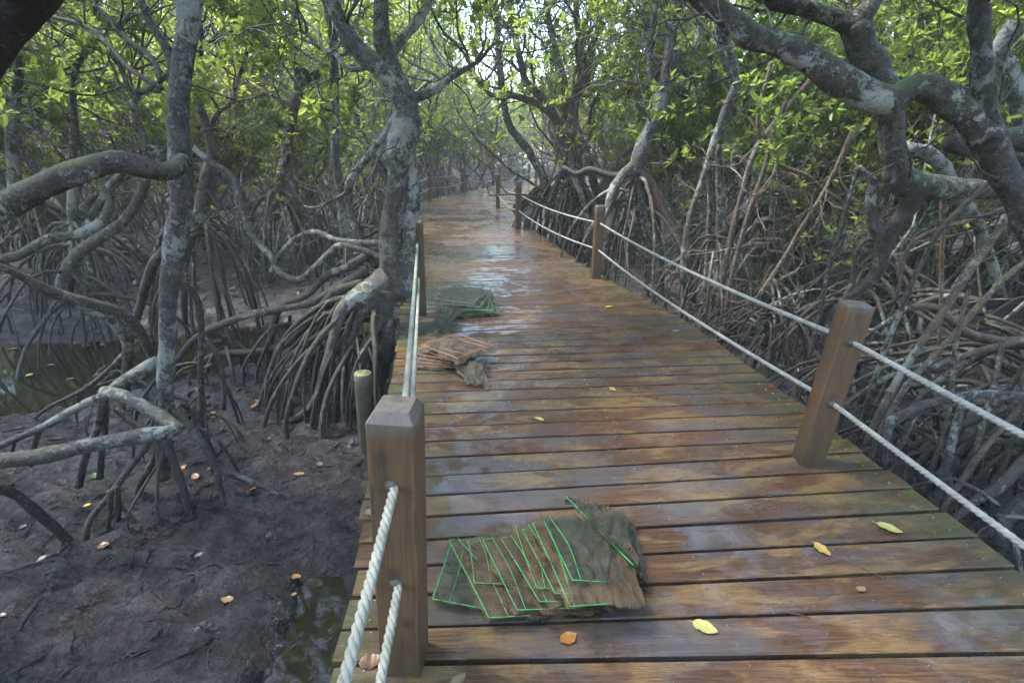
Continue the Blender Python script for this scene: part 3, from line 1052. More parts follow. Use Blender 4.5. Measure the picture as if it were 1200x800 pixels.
class Hero:
    def __init__(s, name, label, base, seed, bark='bark', group=None, slim=1.0):
        s.slim = slim
        s.root = empty(name, tuple(base))
        tag(s.root, label, 'tree', group)
        s.o = np.array(base, float)
        s.rng = np.random.RandomState(seed)
        s.bark = bark
        s.tw = MB()
        s.lv = Leaves()

    def limb(s, part, trace, Y=None, mat=None, sides=12, step=0.06, lump=0.16, lfreq=7.0, wob=0.01, label=None, flat=False, world=None):
        P, R_ = [], []
        for k, t in enumerate(trace):
            Yk = Y if not isinstance(Y, (tuple, list)) else Y[0] + (Y[1] - Y[0]) * k / (len(trace) - 1)
            if len(t) == 4: Yk = t[3]
            p = at(t[0], t[1], Yk)
            dep = (CAMM.T @ (p - CAMP))[2] * -1
            P.append(p); R_.append(t[2] / 2 * dep / F / math.sqrt(1 + ((t[0] - 600) / F) ** 2) ** 0.9 * 0.93 * s.slim)
        P = np.array(P)
        if P[:, 1].mean() < 5.2 and max(R_) > 0.035 and lump >= 0.15: sides, step = 22, min(step, 0.022)
        mb = MB()
        Q, RR = mb.tube(P - s.o, R_, step, sides, lump, lfreq, wob, flat_end=flat)
        o = mb.build(part, M[mat or s.bark], s.root)
        if label: o['label'] = label
        return Q + s.o, RR

    def sawn(s, path):
        Q, RR = path
        d = unit(Q[-1] - Q[-3])
        e = Q[-1] - s.o
        mb = MB()
        mb.tube([e - d * 0.004, e + d * 0.005], [RR[-1] * 1.0, RR[-1] * 0.86], 0.02, 16, 0.05, 20, flat_end=True)
        mb.build('sawn_face', M['cut_wood'], s.root)

    def sprout(s, path, n, L, maxl=2, start=0.3, leafy=0.0, r=None, wig=0.45, up=0.08, level=0, nper=9, leaf=0.085, zleaf=2.6, end=1.0, nchild=(2, 3)):
        Q, RR = path
        tips, td = [], []
        for k in range(n):
            j = int(len(Q) * s.rng.uniform(start, end)) if k else int(len(Q) * end) - 1
            j = min(max(j, 1), len(Q) - 1)
            bd = unit(Q[j] - Q[j - 1])
            d = unit(bd * 0.7 + unit(s.rng.normal(size=3)) * 0.9 + [0, 0, 0.15])
            if k == 0: d = bd
            rr = (r or RR[j] * 0.5) * (1.6 if k == 0 and r is None else 1)
            grow(s.tw, Q[j] - s.o, d, rr, L * s.rng.uniform(0.7, 1.3), level, maxl, s.rng, tips, td, wig, up, 6, nchild)
        tips, td = np.array(tips), np.array(td)
        if leafy > 0 and len(tips):
            m = (s.rng.rand(len(tips)) < leafy) & (tips[:, 2] + s.o[2] > zleaf)
            if m.any(): s.lv.rosettes(tips[m], td[m], s.rng, nper, leaf)

    def stilts(s, center, n, reach, r, zr=(0.3, 1.0), arc=(0, 6.28), mat='bark_root', each=True, fork=0.5, sides=8):
        c = np.array(center, float)
        joint = MB()
        for k in range(n):
            a = s.rng.uniform(*arc)
            st = c + [0, 0, -s.rng.uniform(0, zr[1] - zr[0])]
            rc = reach * s.rng.uniform(0.3, 1.1)
            e = st + np.array([math.cos(a), math.sin(a), 0]) * rc
            zend = gz(e[0], e[1])
            mb = MB() if each else joint
            stilt(mb, st - s.o, a, rc, r * s.rng.uniform(0.6, 1.2), s.rng, zend - s.o[2], sides, fork)
            if each: mb.build('prop_root', M[mat], s.root)
        if not each: tag(joint.build('prop_roots', M[mat], s.root), kind='stuff')

    def done(s, leafmat='leaf'):
        if s.tw.v: tag(s.tw.build('twigs', M[s.bark], s.root), kind='stuff')
        if s.lv.V: s.lv.build('crown', M[leafmat], s.root)


M['cut_wood'] = mat_simple('sawn_wood', (0.20, 0.15, 0.09), (0.36, 0.29, 0.19), 45, 0.7)
# A: slim upright trunk left of centre, standing at the water's edge
ba = at(190, 575, 2.9)
A = Hero('mangrove_tree', 'slim upright grey trunk on splayed roots at the creek edge, left', (ba[0], ba[1], gz(ba[0], ba[1])), 1, 'bark', slim=0.84)
pa = A.limb('trunk', [(190, 560, 22), (190, 520, 27), (192, 470, 26), (196, 400, 26), (199, 330, 29), (207, 260, 40), (213, 190, 36), (211, 130, 31), (217, 60, 35), (222, 0, 37), (228, -80, 34), (236, -180, 30)], 2.9, sides=16, step=0.035, mat='bark_pale')
pb = A.limb('limb', [(207, 95, 18), (199, 64, 17), (185, 42, 15), (172, 20, 14), (167, 0, 14), (160, -40, 12), (165, -90, 10)], 2.9)
pc = A.limb('limb', [(190, 104, 9), (165, 88, 9), (149, 78, 9), (135, 61, 8), (118, 42, 8), (101, 30, 8), (57, 20, 7), (20, 18, 6)], (2.95, 3.4))
pd = A.limb('limb', [(188, 96, 9), (186, 80, 9), (175, 64, 9), (152, 48, 9), (132, 26, 8), (110, 2, 8), (95, -30, 7)], (2.95, 3.3))
A.sprout(pa, 2, 1.5, 3, 0.92, 0.8, r=0.04, zleaf=3.2, nchild=(3, 3))
A.sprout(pb, 3, 1.3, 3, 0.8, 0.9, r=0.03, zleaf=3.0, nchild=(3, 3))
A.sprout(pc, 8, 0.5, 1, 0.2, 0.0)
A.sprout(pd, 8, 0.6, 1, 0.2, 0.0)
for tr, Y in [([(178, 505, 14), (168, 525, 13), (148, 552, 12), (129, 579, 12), (110, 603, 12), (102, 622, 12), (101, 650, 12)], (2.85, 2.5)),
              ([(129, 575, 9), (128, 600, 9), (127, 628, 9)], 2.58), ([(137, 570, 9), (139, 600, 10), (140, 632, 11)], 2.66), ([(140, 590, 7), (152, 603, 7), (168, 612, 6)], 2.68),
              ([(194, 512, 15), (202, 540, 14), (212, 566, 13), (222, 600, 12)], (2.85, 2.75)),
              ([(185, 520, 12), (176, 545, 11), (166, 563, 11), (158, 590, 11)], (2.9, 2.9)),
              ([(200, 478, 13), (218, 496, 13), (235, 515, 13), (250, 540, 12), (257, 565, 11), (262, 592, 11)], (2.9, 2.8)),
              ([(252, 545, 10), (275, 556, 9), (302, 568, 8), (330, 580, 6)], (2.85, 2.75)),
              ([(205, 463, 11), (220, 470, 10), (228, 485, 10), (231, 510, 9)], 3.0),
              ([(204, 330, 12), (222, 337, 12), (233, 355, 12), (237, 390, 11), (236, 440, 10), (236, 500, 10)], (2.95, 3.3)),
              ([(192, 295, 18), (180, 312, 17), (170, 340, 16), (160, 375, 15), (152, 410, 15), (147, 470, 16)], (3.0, 3.7)),
              ([(238, 395, 9), (255, 415, 8), (262, 440, 8), (262, 480, 8)], 3.4), ([(160, 400, 9), (135, 425, 9), (100, 455, 8), (60, 475, 7), (40, 490, 7)], (3.7, 4.0))]:
    A.limb('prop_root', tr, Y, 'bark_root', 9, 0.04, 0.12)
A.stilts(at(195, 490, 2.95), 5, 0.5, 0.016, (0.2, 0.5), fork=0.3)
A.stilts(at(235, 420, 3.6), 8, 0.7, 0.014, (0.1, 0.6), fork=0.8)
A.stilts(at(110, 440, 3.9), 7, 0.7, 0.012, (0.1, 0.4), fork=0.8)
for p_ in (pa, pb, pc, pd): A.sprout(p_, 6, 0.6, 2, 0.45, 0.0, r=0.006, wig=0.6, up=0.02)
A.done('leaf_dark')

# B: tree just out of the frame on the left, whose sawn limb, dark bough and roots reach in
B = Hero('mangrove_tree', 'tree at the left edge with a thick sawn-off limb reaching into view', (-2.75, 1.75, gz(-2.75, 1.75)), 2, 'bark_moss', slim=0.93)
mb = MB()
mb.tube(np.array([(-2.75, 1.75, -0.7), (-2.72, 1.75, 0.2), (-2.62, 1.8, 1.0), (-2.5, 1.7, 1.5), (-2.6, 1.5, 2.4), (-2.5, 1.3, 4.0)]) - B.o, [.17, .15, .14, .14, .11, .08], 0.08, 12, 0.15)
mb.build('trunk', M['bark_moss'], B.root)
bl_ = B.limb('limb', [(-150, 285, 66), (-60, 262, 58), (0, 243, 50), (40, 222, 47), (90, 199, 45), (130, 188, 40), (165, 193, 36), (190, 198, 29), (204, 194, 25), (216, 188, 23)], (1.8, 2.35), sides=16, step=0.03, label='thick sawn-off limb with pale lichen patches', flat=True)
B.sawn(bl_)
B.limb('limb', [(-190, 190, 130, 1.25), (-110, 150, 135, 1.0), (-48, 67, 126, .8), (30, -36, 118, .75), (90, -115, 112, .72), (190, -240, 100, .8)], None, 'bark_dark', 18, 0.03, label='dark bough crossing the top left corner close to the viewer')
for tr, Y in [([(-60, 298, 14), (0, 313, 14), (35, 330, 16), (70, 345, 18), (110, 357, 19), (140, 367, 19), (160, 384, 17), (172, 405, 15), (182, 424, 13)], (2.6, 3.25)),
              ([(-60, 285, 13), (-10, 303, 13), (20, 322, 14), (55, 343, 15), (95, 360, 15), (130, 378, 16), (146, 398, 16), (150, 425, 13)], (2.7, 3.6))]:
    B.limb('root', tr, Y, 'bark', 10, 0.04, 0.12)
B.stilts((-2.72, 1.75, 0.4), 9, 0.9, 0.03, (0.2, 0.9))
tp = (np.array([(-2.55, 1.4, 3.2), (-2.5, 1.3, 4.0)]), np.array([.09, .08]))
B.sprout(tp, 3, 1.6, 3, 0.4, 0.9, r=0.05, zleaf=3.0, nchild=(3, 4))
B.done('leaf_dark')

# C: forked fallen limb lying over the mud
C = Hero('fallen_limb', 'pale forked fallen limb lying over the mud, lower left', tuple(at(209, 502, 2.62)), 3, 'bark_pale', slim=0.86)
C.limb('stem', [(-120, 560, 38), (-40, 548, 34), (0, 540, 32), (60, 533, 30), (110, 522, 28), (160, 512, 26), (200, 504, 24), (213, 499, 18)], (2.3, 2.62), sides=14, step=0.03, flat=True)
C.limb('fork', [(209, 501, 22), (190, 488, 22), (155, 470, 22), (128, 461, 23), (122, 460, 20)], (2.62, 2.85), sides=14, step=0.03)
C.sawn(C.limb('fork', [(126, 463, 20), (140, 452, 22), (160, 440, 22), (184, 422, 18)], (2.85, 3.0), sides=14, step=0.03, flat=True))
C.limb('fork', [(130, 461, 18), (90, 478, 15), (50, 500, 14), (0, 522, 14), (-60, 545, 14)], (2.85, 2.7), sides=10, step=0.03)
for tr, Y in [([(122, 470, 13), (115, 500, 13), (100, 535, 13), (92, 570, 14)], (2.85, 2.9)), ([(125, 475, 11), (122, 505, 11), (119, 530, 11), (117, 560, 12)], 2.95),
              ([(135, 478, 10), (150, 492, 11), (168, 505, 11)], 2.9), ([(50, 500, 9), (42, 515, 10), (36, 545, 10)], 2.8), ([(40, 505, 7), (20, 515, 7), (14, 530, 7)], 2.8)]:
    C.limb('stub_root', tr, Y, 'bark_root', 9, 0.04, 0.12)
C.done()

# E: low tree on the far bank of the creek
be = at(75, 345, 6.0)
E_ = Hero('mangrove_tree', 'low bent tree with long sideways branches on the far creek bank, left', (be[0], be[1], gz(be[0], be[1])), 4, 'bark', slim=0.85)
e1 = E_.limb('trunk', [(72, 350, 30), (78, 322, 27), (92, 298, 22), (112, 282, 20), (140, 264, 19), (158, 240, 18), (167, 215, 16), (172, 180, 13), (165, 150, 11), (158, 120, 10), (163, 110, 10)], 6.0)
E_.limb('limb', [(-30, 325, 24), (0, 305, 20), (25, 297, 19), (55, 280, 18), (85, 275, 18), (110, 266, 18), (124, 253, 15), (128, 236, 12), (118, 215, 9)], (5.2, 6.0))
e2 = E_.limb('limb', [(160, 122, 10), (150, 100, 9), (140, 76, 8), (120, 55, 7), (112, 20, 7), (118, -20, 6)], 6.0)
E_.sprout(e1, 8, 1.0, 2, 0.5, 0.8, zleaf=1.8)
E_.sprout(e2, 8, 1.2, 2, 0.2, 0.9, zleaf=1.8)
E_.stilts(at(78, 318, 6.0), 10, 1.1, 0.022, (0.1, 0.5))
E_.done()

# F: the big lichened twin-trunk tree against the left edge of the walk
bf = at(455, 420, 4.75)
Fh = Hero('mangrove_tree', 'big lichen-covered twin-trunk tree on a mass of roots beside the walk', (bf[0], bf[1], gz(bf[0], bf[1])), 5, 'bark_pale', slim=0.86)
f0 = Fh.limb('trunk', [(460, 345, 50), (459, 315, 38), (457, 280, 26), (457, 250, 24), (461, 225, 26), (468, 195, 34), (474, 165, 40), (478, 140, 40), (477, 112, 34)], 4.8, sides=18, step=0.04, lump=0.25)
Fh.limb('trunk', [(470, 350, 34), (476, 300, 22), (479, 265, 20), (483, 235, 20), (482, 205, 22), (477, 178, 24)], 4.85, sides=14, step=0.04, lump=0.22)
f1 = Fh.limb('limb', [(477, 128, 38), (470, 112, 33), (455, 95, 30), (440, 79, 28), (418, 58, 26), (404, 36, 24), (392, 10, 23), (380, -25, 20), (350, -70, 16), (335, -130, 12)], (4.8, 4.6), sides=14)
f2 = Fh.limb('limb', [(478, 130, 36), (472, 108, 29), (462, 85, 26), (453, 62, 25), (447, 38, 24), (447, 5, 22), (445, -50, 20), (455, -120, 15)], (4.8, 4.9), sides=14)
f3 = Fh.limb('limb', [(456, 68, 17), (464, 56, 16), (476, 40, 14), (492, 22, 12), (505, 0, 10), (515, -30, 8), (540, -60, 7)], (4.85, 5.3))
f4 = Fh.limb('limb', [(481, 116, 16), (500, 111, 13), (515, 103, 12), (527, 92, 10), (545, 81, 8), (562, 70, 6), (575, 55, 5)], (4.8, 5.6))
f5 = Fh.limb('limb', [(466, 132, 11), (448, 162, 10), (432, 182, 11), (418, 200, 12), (408, 222, 12), (412, 250, 11), (425, 285, 12), (440, 310, 14)], (4.8, 5.1))
f6 = Fh.limb('limb', [(458, 215, 16), (448, 200, 14), (440, 186, 11), (436, 182, 10)], 4.8)
f7 = Fh.limb('limb', [(436, 76, 10), (420, 82, 9), (405, 80, 8), (395, 66, 8), (378, 60, 7), (360, 40, 6)], (4.7, 5.2))
for f, n in ((f1, 7), (f2, 7), (f3, 6), (f4, 6), (f7, 5)):
    Fh.sprout(f, n, 0.9, 2, 0.4, 0.75, r=0.014, zleaf=2.75, nchild=(2, 3))
Fh.sprout((f1[0][-4:], f1[1][-4:]), 3, 1.5, 3, 0.3, 0.85, r=0.035, zleaf=3.2, nchild=(3, 3))
Fh.sprout((f2[0][-4:], f2[1][-4:]), 3, 1.5, 3, 0.3, 0.85, r=0.035, zleaf=3.2, nchild=(3, 3))
Fh.sprout(f5, 6, 0.5, 1, 0.2, 0.3, zleaf=1.5)
Fh.limb('snaking_root', [(225, 172, 9), (241, 185, 10), (262, 199, 10), (275, 211, 10), (284, 241, 10), (294, 270, 10), (305, 286, 10), (318, 300, 10), (330, 321, 10), (352, 327, 10), (373, 309, 10), (398, 288, 10), (424, 292, 11), (449, 302, 13)], (5.6, 4.8), 'bark_pale', 10, 0.04, 0.12)
Fh.limb('snaking_root', [(318, 318, 8), (330, 296, 8), (347, 278, 8), (369, 272, 9), (394, 281, 9), (420, 284, 9), (452, 286, 11)], (5.3, 4.8), 'bark_pale', 10, 0.04, 0.12)
for tr, Y in [([(452, 330, 44), (436, 338, 38), (424, 346, 34), (412, 352, 26), (400, 366, 18), (392, 392, 16), (381, 432, 15), (369, 470, 14), (352, 488, 13), (326, 500, 11)], (4.7, 4.0)),
              ([(455, 340, 40), (449, 362, 34), (451, 385, 32), (452, 404, 30), (448, 424, 24), (444, 450, 18), (440, 490, 14)], (4.65, 4.45)),
              ([(425, 332, 16), (400, 340, 13), (390, 346, 13), (375, 362, 12), (360, 378, 12), (335, 402, 12), (300, 412, 11), (254, 416, 10), (230, 430, 9)], (4.8, 4.9)),
              ([(430, 318, 15), (400, 335, 13), (369, 353, 13), (330, 362, 12), (296, 368, 12), (262, 380, 12), (241, 390, 12), (222, 404, 11), (205, 425, 10)], (4.9, 5.0)),
              ([(430, 300, 14), (405, 315, 13), (385, 322, 12), (360, 345, 11), (330, 360, 10), (318, 392, 10), (312, 440, 10)], (5.0, 5.0)),
              ([(440, 350, 20), (425, 368, 17), (412, 398, 15), (402, 430, 13), (396, 470, 12), (392, 510, 12)], (4.6, 4.1)),
              ([(446, 372, 18), (434, 395, 16), (424, 425, 14), (414, 460, 12), (402, 490, 11), (396, 520, 10)], (4.5, 4.0)),
              ([(434, 360, 14), (412, 380, 12), (385, 398, 11), (362, 420, 10), (345, 450, 9), (335, 480, 8)], (4.7, 4.3))]:
    Fh.limb('prop_root', tr, Y, 'bark' if tr[0][2] > 30 else 'bark_root', 10, 0.04, 0.2)
Fh.stilts(at(440, 335, 4.75), 15, 1.05, 0.022, (0.1, 0.5), arc=(2.0, 5.0), fork=0.9)
Fh.stilts(at(418, 372, 4.6), 12, 0.9, 0.014, (0.0, 0.35), arc=(1.6, 6.0), each=False, fork=1.0)
Fh.stilts(at(410, 350, 4.7), 12, 0.8, 0.02, (0.1, 0.4), arc=(2.0, 5.4))
Fh.stilts(at(340, 370, 5.0), 9, 0.6, 0.016, (0.05, 0.3), arc=(0, 6.28))
Fh.stilts(at(262, 392, 5.0), 8, 0.5, 0.015, (0.05, 0.2), arc=(0, 6.28))
for f in (f1, f2, f3, f4, f5, f7): Fh.sprout(f, 7, 0.9, 2, 0.15, 0.0, r=0.008, wig=0.6, up=0.03)
Fh.done('leaf')

# G: mossy tree at the right edge, thick limb arching over the rail
Gh = Hero('mangrove_tree', 'tree at the right edge with a thick mossy limb arching to the upper left', (3.7, 2.5, gz(3.7, 2.5)), 6, 'bark_moss', slim=0.95)
g0 = Gh.limb('trunk', [(1330, 560, 66, 2.5), (1290, 450, 62, 2.6), (1240, 345, 54, 2.75), (1208, 270, 48, 2.85), (1190, 230, 46, 2.9), (1172, 190, 44, 2.9), (1160, 160, 46, 2.9), (1154, 125, 40, 2.9), (1152, 90, 34, 2.9), (1150, 50, 31, 2.9), (1148, 0, 30, 2.9), (1144, -60, 28, 2.9), (1150, -160, 24, 2.8)], None, 'bark', 16, 0.035, 0.18)
g1 = Gh.limb('limb', [(1158, 160, 52), (1140, 142, 50), (1120, 124, 46), (1095, 108, 44), (1070, 104, 44), (1045, 117, 46), (1010, 110, 45), (975, 88, 43), (945, 68, 40), (910, 52, 37), (880, 42, 34), (850, 20, 32), (830, 2, 30), (800, -30, 26), (775, -80, 22)], (2.9, 3.1), 'bark_moss', 18, 0.03, 0.2, label='thick dark mossy limb with pale lichen')
Gh.limb('limb', [(1112, 168, 24), (1122, 170, 30), (1140, 174, 32), (1170, 166, 34), (1200, 158, 36), (1250, 150, 38), (1300, 120, 40)], (3.3, 3.5), 'bark_dark', 14, 0.04, 0.16)
Gh.sprout((g1[0][-5:], g1[1][-5:]), 5, 1.5, 3, 0.2, 0.9, r=0.045, zleaf=3.0, nchild=(3, 4))
Gh.sprout((g0[0][-6:], g0[1][-6:]), 5, 1.6, 3, 0.2, 0.9, r=0.045, zleaf=3.0, nchild=(3, 4))
Gh.stilts((3.5, 2.55, 0.6), 14, 1.2, 0.03, (0.2, 0.9))
for g in (g0, g1): Gh.sprout(g, 7, 0.7, 2, 0.45, 0.0, r=0.007, wig=0.6, up=0.02)
Gh.done('leaf_dark')

# H: second right tree, S-curved trunk behind the limb
Hh = Hero('mangrove_tree', 'S-curved rough trunk behind the mossy limb, turning flat to the right', (5.0, 4.2, gz(5.0, 4.2)), 7, 'bark_moss', slim=0.9)
h0 = Hh.limb('trunk', [(1400, 520, 60, 4.2), (1350, 380, 50, 4.2), (1285, 262, 42, 4.1), (1230, 230, 38, 4.0), (1180, 224, 36, 3.9), (1145, 222, 36, 3.9), (1115, 220, 38, 3.9), (1085, 218, 43, 3.9), (1062, 211, 45, 3.9), (1050, 193, 42, 3.9), (1043, 165, 38, 3.9), (1042, 140, 41, 3.9), (1036, 110, 49, 3.9), (1024, 80, 51, 3.9), (1010, 55, 47, 3.9), (1001, 30, 38, 3.9)], None, 'bark', 18, 0.04, 0.22)
h1 = Hh.limb('limb', [(1004, 42, 34), (990, 27, 29), (965, 16, 27), (940, 8, 26), (910, 0, 27), (885, -12, 24), (850, -40, 20)], (3.9, 4.0), 'bark_moss', 14, 0.04)
h2 = Hh.limb('limb', [(1006, 48, 36), (1006, 25, 30), (1020, 5, 28), (1040, -30, 24), (1055, -80, 20)], (3.9, 3.9), 'bark', 14, 0.04)
Hh.limb('limb', [(1076, 218, 30), (1064, 245, 28), (1048, 268, 24), (1036, 288, 26), (1029, 315, 21), (1014, 334, 17), (994, 350, 13), (975, 372, 11), (960, 420, 10)], (3.9, 4.0), 'bark', 12, 0.04)
Hh.limb('limb', [(1034, 288, 20), (1024, 262, 19), (1021, 238, 18), (1024, 215, 15), (1012, 203, 12), (1006, 196, 10)], 3.95, 'bark_pale', 12, 0.04)
Hh.limb('limb', [(1060, 175, 26), (1085, 180, 26), (1105, 195, 24), (1122, 225, 22), (1145, 262, 20), (1160, 300, 18), (1175, 350, 16)], (4.4, 4.8), 'bark_pale', 12, 0.05)
Hh.limb('limb', [(1190, 30, 34), (1172, 55, 32), (1180, 85, 34), (1195, 120, 36), (1210, 160, 36)], (4.6, 4.6), 'bark_pale', 12, 0.05)
Hh.sprout((h1[0][-5:], h1[1][-5:]), 4, 1.6, 3, 0.2, 0.9, r=0.045, zleaf=3.2, nchild=(3, 4))
Hh.sprout((h2[0][-5:], h2[1][-5:]), 4, 1.6, 3, 0.2, 0.9, r=0.045, zleaf=3.2, nchild=(3, 4))
RR_ = [([(1180, 195, 10), (1167, 207, 9), (1134, 237, 9), (1107, 264, 9), (1086, 297, 9), (1059, 354, 9), (1035, 414, 9), (1020, 460, 9), (1010, 500, 9)], (3.5, 3.4)),
       ([(1220, 235, 8), (1182, 243, 8), (1140, 258, 7), (1104, 267, 7), (1077, 279, 7), (1062, 296, 7), (1055, 330, 7), (1050, 351, 7)], 3.5),
       ([(1190, 235, 12), (1182, 247, 13), (1170, 270, 13), (1140, 312, 13), (1104, 366, 12), (1071, 414, 12), (1040, 465, 12), (1015, 520, 11)], (3.6, 3.2)),
       ([(1240, 285, 10), (1200, 309, 10), (1170, 333, 10), (1140, 366, 10), (1095, 417, 10), (1060, 455, 10), (1035, 500, 10), (1020, 540, 9)], (3.4, 3.0)),
       ([(1048, 370, 8), (1068, 361, 11), (1092, 360, 12), (1110, 372, 14), (1128, 387, 16), (1152, 396, 17), (1188, 399, 17), (1240, 400, 18)], 3.5),
       ([(1090, 432, 9), (1128, 417, 10), (1152, 408, 11), (1200, 396, 12), (1260, 380, 13)], 3.2),
       ([(1105, 215, 7), (1104, 237, 7), (1103, 300, 7), (1102, 357, 7), (1100, 430, 7)], 4.0),
       ([(1035, 545, 14), (1038, 520, 15), (1045, 496, 18), (1060, 486, 16), (1081, 475, 15), (1114, 468, 15), (1146, 462, 15), (1200, 465, 16), (1260, 480, 17)], (2.9, 2.8)),
       ([(980, 485, 8), (1000, 468, 8), (1042, 442, 9), (1088, 426, 9), (1130, 416, 9), (1195, 400, 10), (1250, 390, 10)], (3.6, 3.3)),
       ([(1240, 430, 10), (1200, 475, 10), (1162, 514, 11), (1130, 558, 11), (1104, 600, 11)], (2.9, 2.6)),
       ([(1260, 490, 24), (1200, 540, 22), (1175, 567, 20), (1143, 585, 16), (1114, 612, 13)], (2.7, 2.5)),
       ([(1250, 560, 36), (1195, 590, 32), (1174, 610, 30), (1166, 650, 27)], (2.6, 2.4)),
       ([(1135, 340, 7), (1120, 400, 8), (1114, 465, 8), (1104, 514, 8), (1081, 579, 8)], (3.2, 2.8)),
       ([(1175, 400, 9), (1165, 450, 10), (1150, 500, 10), (1135, 560, 10)], (3.0, 2.7)),
       ([(1130, 470, 13), (1120, 500, 13), (1110, 540, 14), (1100, 590, 14)], (2.85, 2.7)),
       ([(1000, 330, 8), (990, 350, 8), (985, 380, 8), (975, 420, 7), (965, 460, 7)], 4.0),
       ([(1006, 196, 7), (995, 235, 7), (985, 270, 7), (970, 320, 7), (960, 370, 7), (948, 420, 7)], (4.0, 4.0)),
       ([(1030, 285, 9), (1015, 282, 9), (1004, 295, 8), (1000, 320, 8), (995, 360, 8), (985, 400, 8)], 4.0)]
for tr, Y in RR_:
    Hh.limb('prop_root', tr, Y, ['bark_root', 'bark', 'bark_warm'][len(tr) % 3] if tr[0][2] < 13 else 'bark', 9, 0.04, 0.12)
Hh.stilts((3.9, 3.6, 0.35), 18, 1.5, 0.024, (0.1, 0.7), arc=(2.0, 4.8))
Hh.stilts((3.0, 4.4, 0.15), 16, 0.9, 0.018, (0.1, 0.5))
Hh.stilts((3.4, 3.0, 0.0), 14, 0.9, 0.018, (0.1, 0.4))
Hh.stilts((4.4, 4.8, 0.5), 14, 1.4, 0.024, (0.1, 0.8))
for c, n, rc, r in [((2.85, 3.3, 0.0), 16, 0.7, 0.012), ((2.7, 5.4, 0.1), 20, 0.9, 0.016), ((3.2, 6.6, 0.2), 20, 1.0, 0.018), ((3.8, 5.6, 0.5), 20, 1.3, 0.018), ((2.65, 2.4, -0.15), 14, 0.6, 0.012), ((4.6, 6.6, 0.5), 18, 1.3, 0.022)]:
    Hh.stilts(c, n, rc, r, (0.05, 0.5), each=False, fork=0.9, sides=7)
for h in (h0, h1, h2): Hh.sprout(h, 9, 1.0, 2, 0.3, 0.0, r=0.009, wig=0.6, up=0.02)
Hh.done('leaf_dark')

# I: forked leaning trunk behind the second right post
bi = at(752, 300, 8.3)
I_ = Hero('mangrove_tree', 'leaning grey trunk on spread legs behind the second right rail post', (bi[0], bi[1], gz(bi[0], bi[1])), 8, 'bark_pale', slim=0.9)
i0 = I_.limb('trunk', [(742, 205, 20), (748, 188, 24), (756, 165, 23), (768, 138, 20), (775, 115, 17), (781, 84, 16), (786, 45, 15), (791, 0, 15), (795, -40, 14)], 8.3, step=0.08)
I_.limb('prop_root', [(744, 192, 17), (725, 212, 15), (716, 232, 13), (712, 260, 11), (708, 300, 10), (706, 350, 10)], (8.3, 8.0), 'bark_pale', 10, 0.08)
I_.limb('prop_root', [(746, 195, 15), (765, 220, 13), (778, 250, 11), (792, 274, 10), (805, 311, 9), (812, 345, 8), (814, 370, 8)], (8.3, 7.7), 'bark_warm', 10, 0.08)
I_.limb('prop_root', [(745, 200, 12), (752, 230, 11), (760, 262, 10), (772, 300, 9), (776, 350, 9)], (8.3, 8.1), 'bark_root', 10, 0.08)
I_.limb('limb', [(745, 200, 11), (726, 206, 11), (710, 205, 10), (690, 199, 10), (675, 204, 9), (660, 196, 7)], (8.4, 8.8), 'bark', 10, 0.08)
i1 = I_.limb('limb', [(770, 132, 10), (766, 110, 8), (761, 80, 8), (762, 40, 8), (768, 10, 7), (766, -20, 7)], (8.4, 8.8))
I_.stilts(at(748, 205, 8.3), 16, 1.1, 0.03, (0.1, 0.6))
I_.sprout(i0, 10, 1.3, 2, 0.45, 0.85, r=0.03, zleaf=2.2)
I_.sprout((i0[0][-6:], i0[1][-6:]), 4, 1.7, 3, 0.2, 0.9, r=0.05, zleaf=2.6, nchild=(3, 4))
I_.sprout(i1, 6, 0.9, 2, 0.3, 0.8, r=0.02, zleaf=2.2)
for i__ in (i0, i1): I_.sprout(i__, 14, 1.4, 2, 0.2, 0.0, r=0.014, wig=0.6, up=0.02)
I_.done('leaf')

# J: three-stemmed tree leaning over the walk near the third right post
bj = at(668, 262, 12.2)
J = Hero('mangrove_tree', 'several-stemmed tree with one tan stem leaning over the walk by the third right post', (bj[0], bj[1], gz(bj[0], bj[1])), 9, 'bark', slim=0.9)
j0 = J.limb('trunk', [(675, 200, 22), (668, 178, 20), (657, 155, 17), (650, 138, 14), (643, 125, 12), (628, 108, 11), (616, 95, 10), (609, 67, 10), (602, 35, 9), (597, 0, 9), (588, -40, 8)], 12.0, step=0.1)
j1 = J.limb('trunk', [(673, 200, 16), (670, 165, 13), (669, 145, 12), (671, 125, 12), (680, 105, 12), (687, 88, 12), (682, 62, 10), (677, 30, 9), (675, 0, 9), (678, -40, 8)], 12.1, 'bark_warm', 12, 0.1, label='tan bare stem')
j2 = J.limb('trunk', [(640, 225, 14), (636, 206, 13), (626, 188, 12), (616, 172, 12), (604, 158, 11), (595, 142, 10), (589, 110, 9), (585, 70, 9), (582, 30, 8), (580, -10, 8)], (11.8, 12.2), step=0.1)
j3 = J.limb('limb', [(657, 150, 10), (648, 136, 10), (636, 127, 10), (615, 116, 9), (598, 112, 8), (585, 115, 7), (573, 110, 7), (562, 95, 7), (550, 83, 6), (533, 82, 6)], (12.0, 11.0), 'bark_warm', 10, 0.1)
j4 = J.limb('limb', [(661, 145, 9), (664, 120, 8), (660, 90, 8), (652, 60, 8), (645, 30, 7), (640, 0, 7)], 12.2, 'bark_warm', 10, 0.1)
J.limb('prop_root', [(668, 180, 10), (672, 205, 9), (683, 232, 8), (690, 262, 8), (692, 300, 8)], (11.9, 11.0), 'bark_pale', 8, 0.1)
J.limb('prop_root', [(666, 180, 9), (658, 200, 8), (648, 225, 7), (640, 255, 7)], (11.9, 11.5), 'bark_root', 8, 0.1)
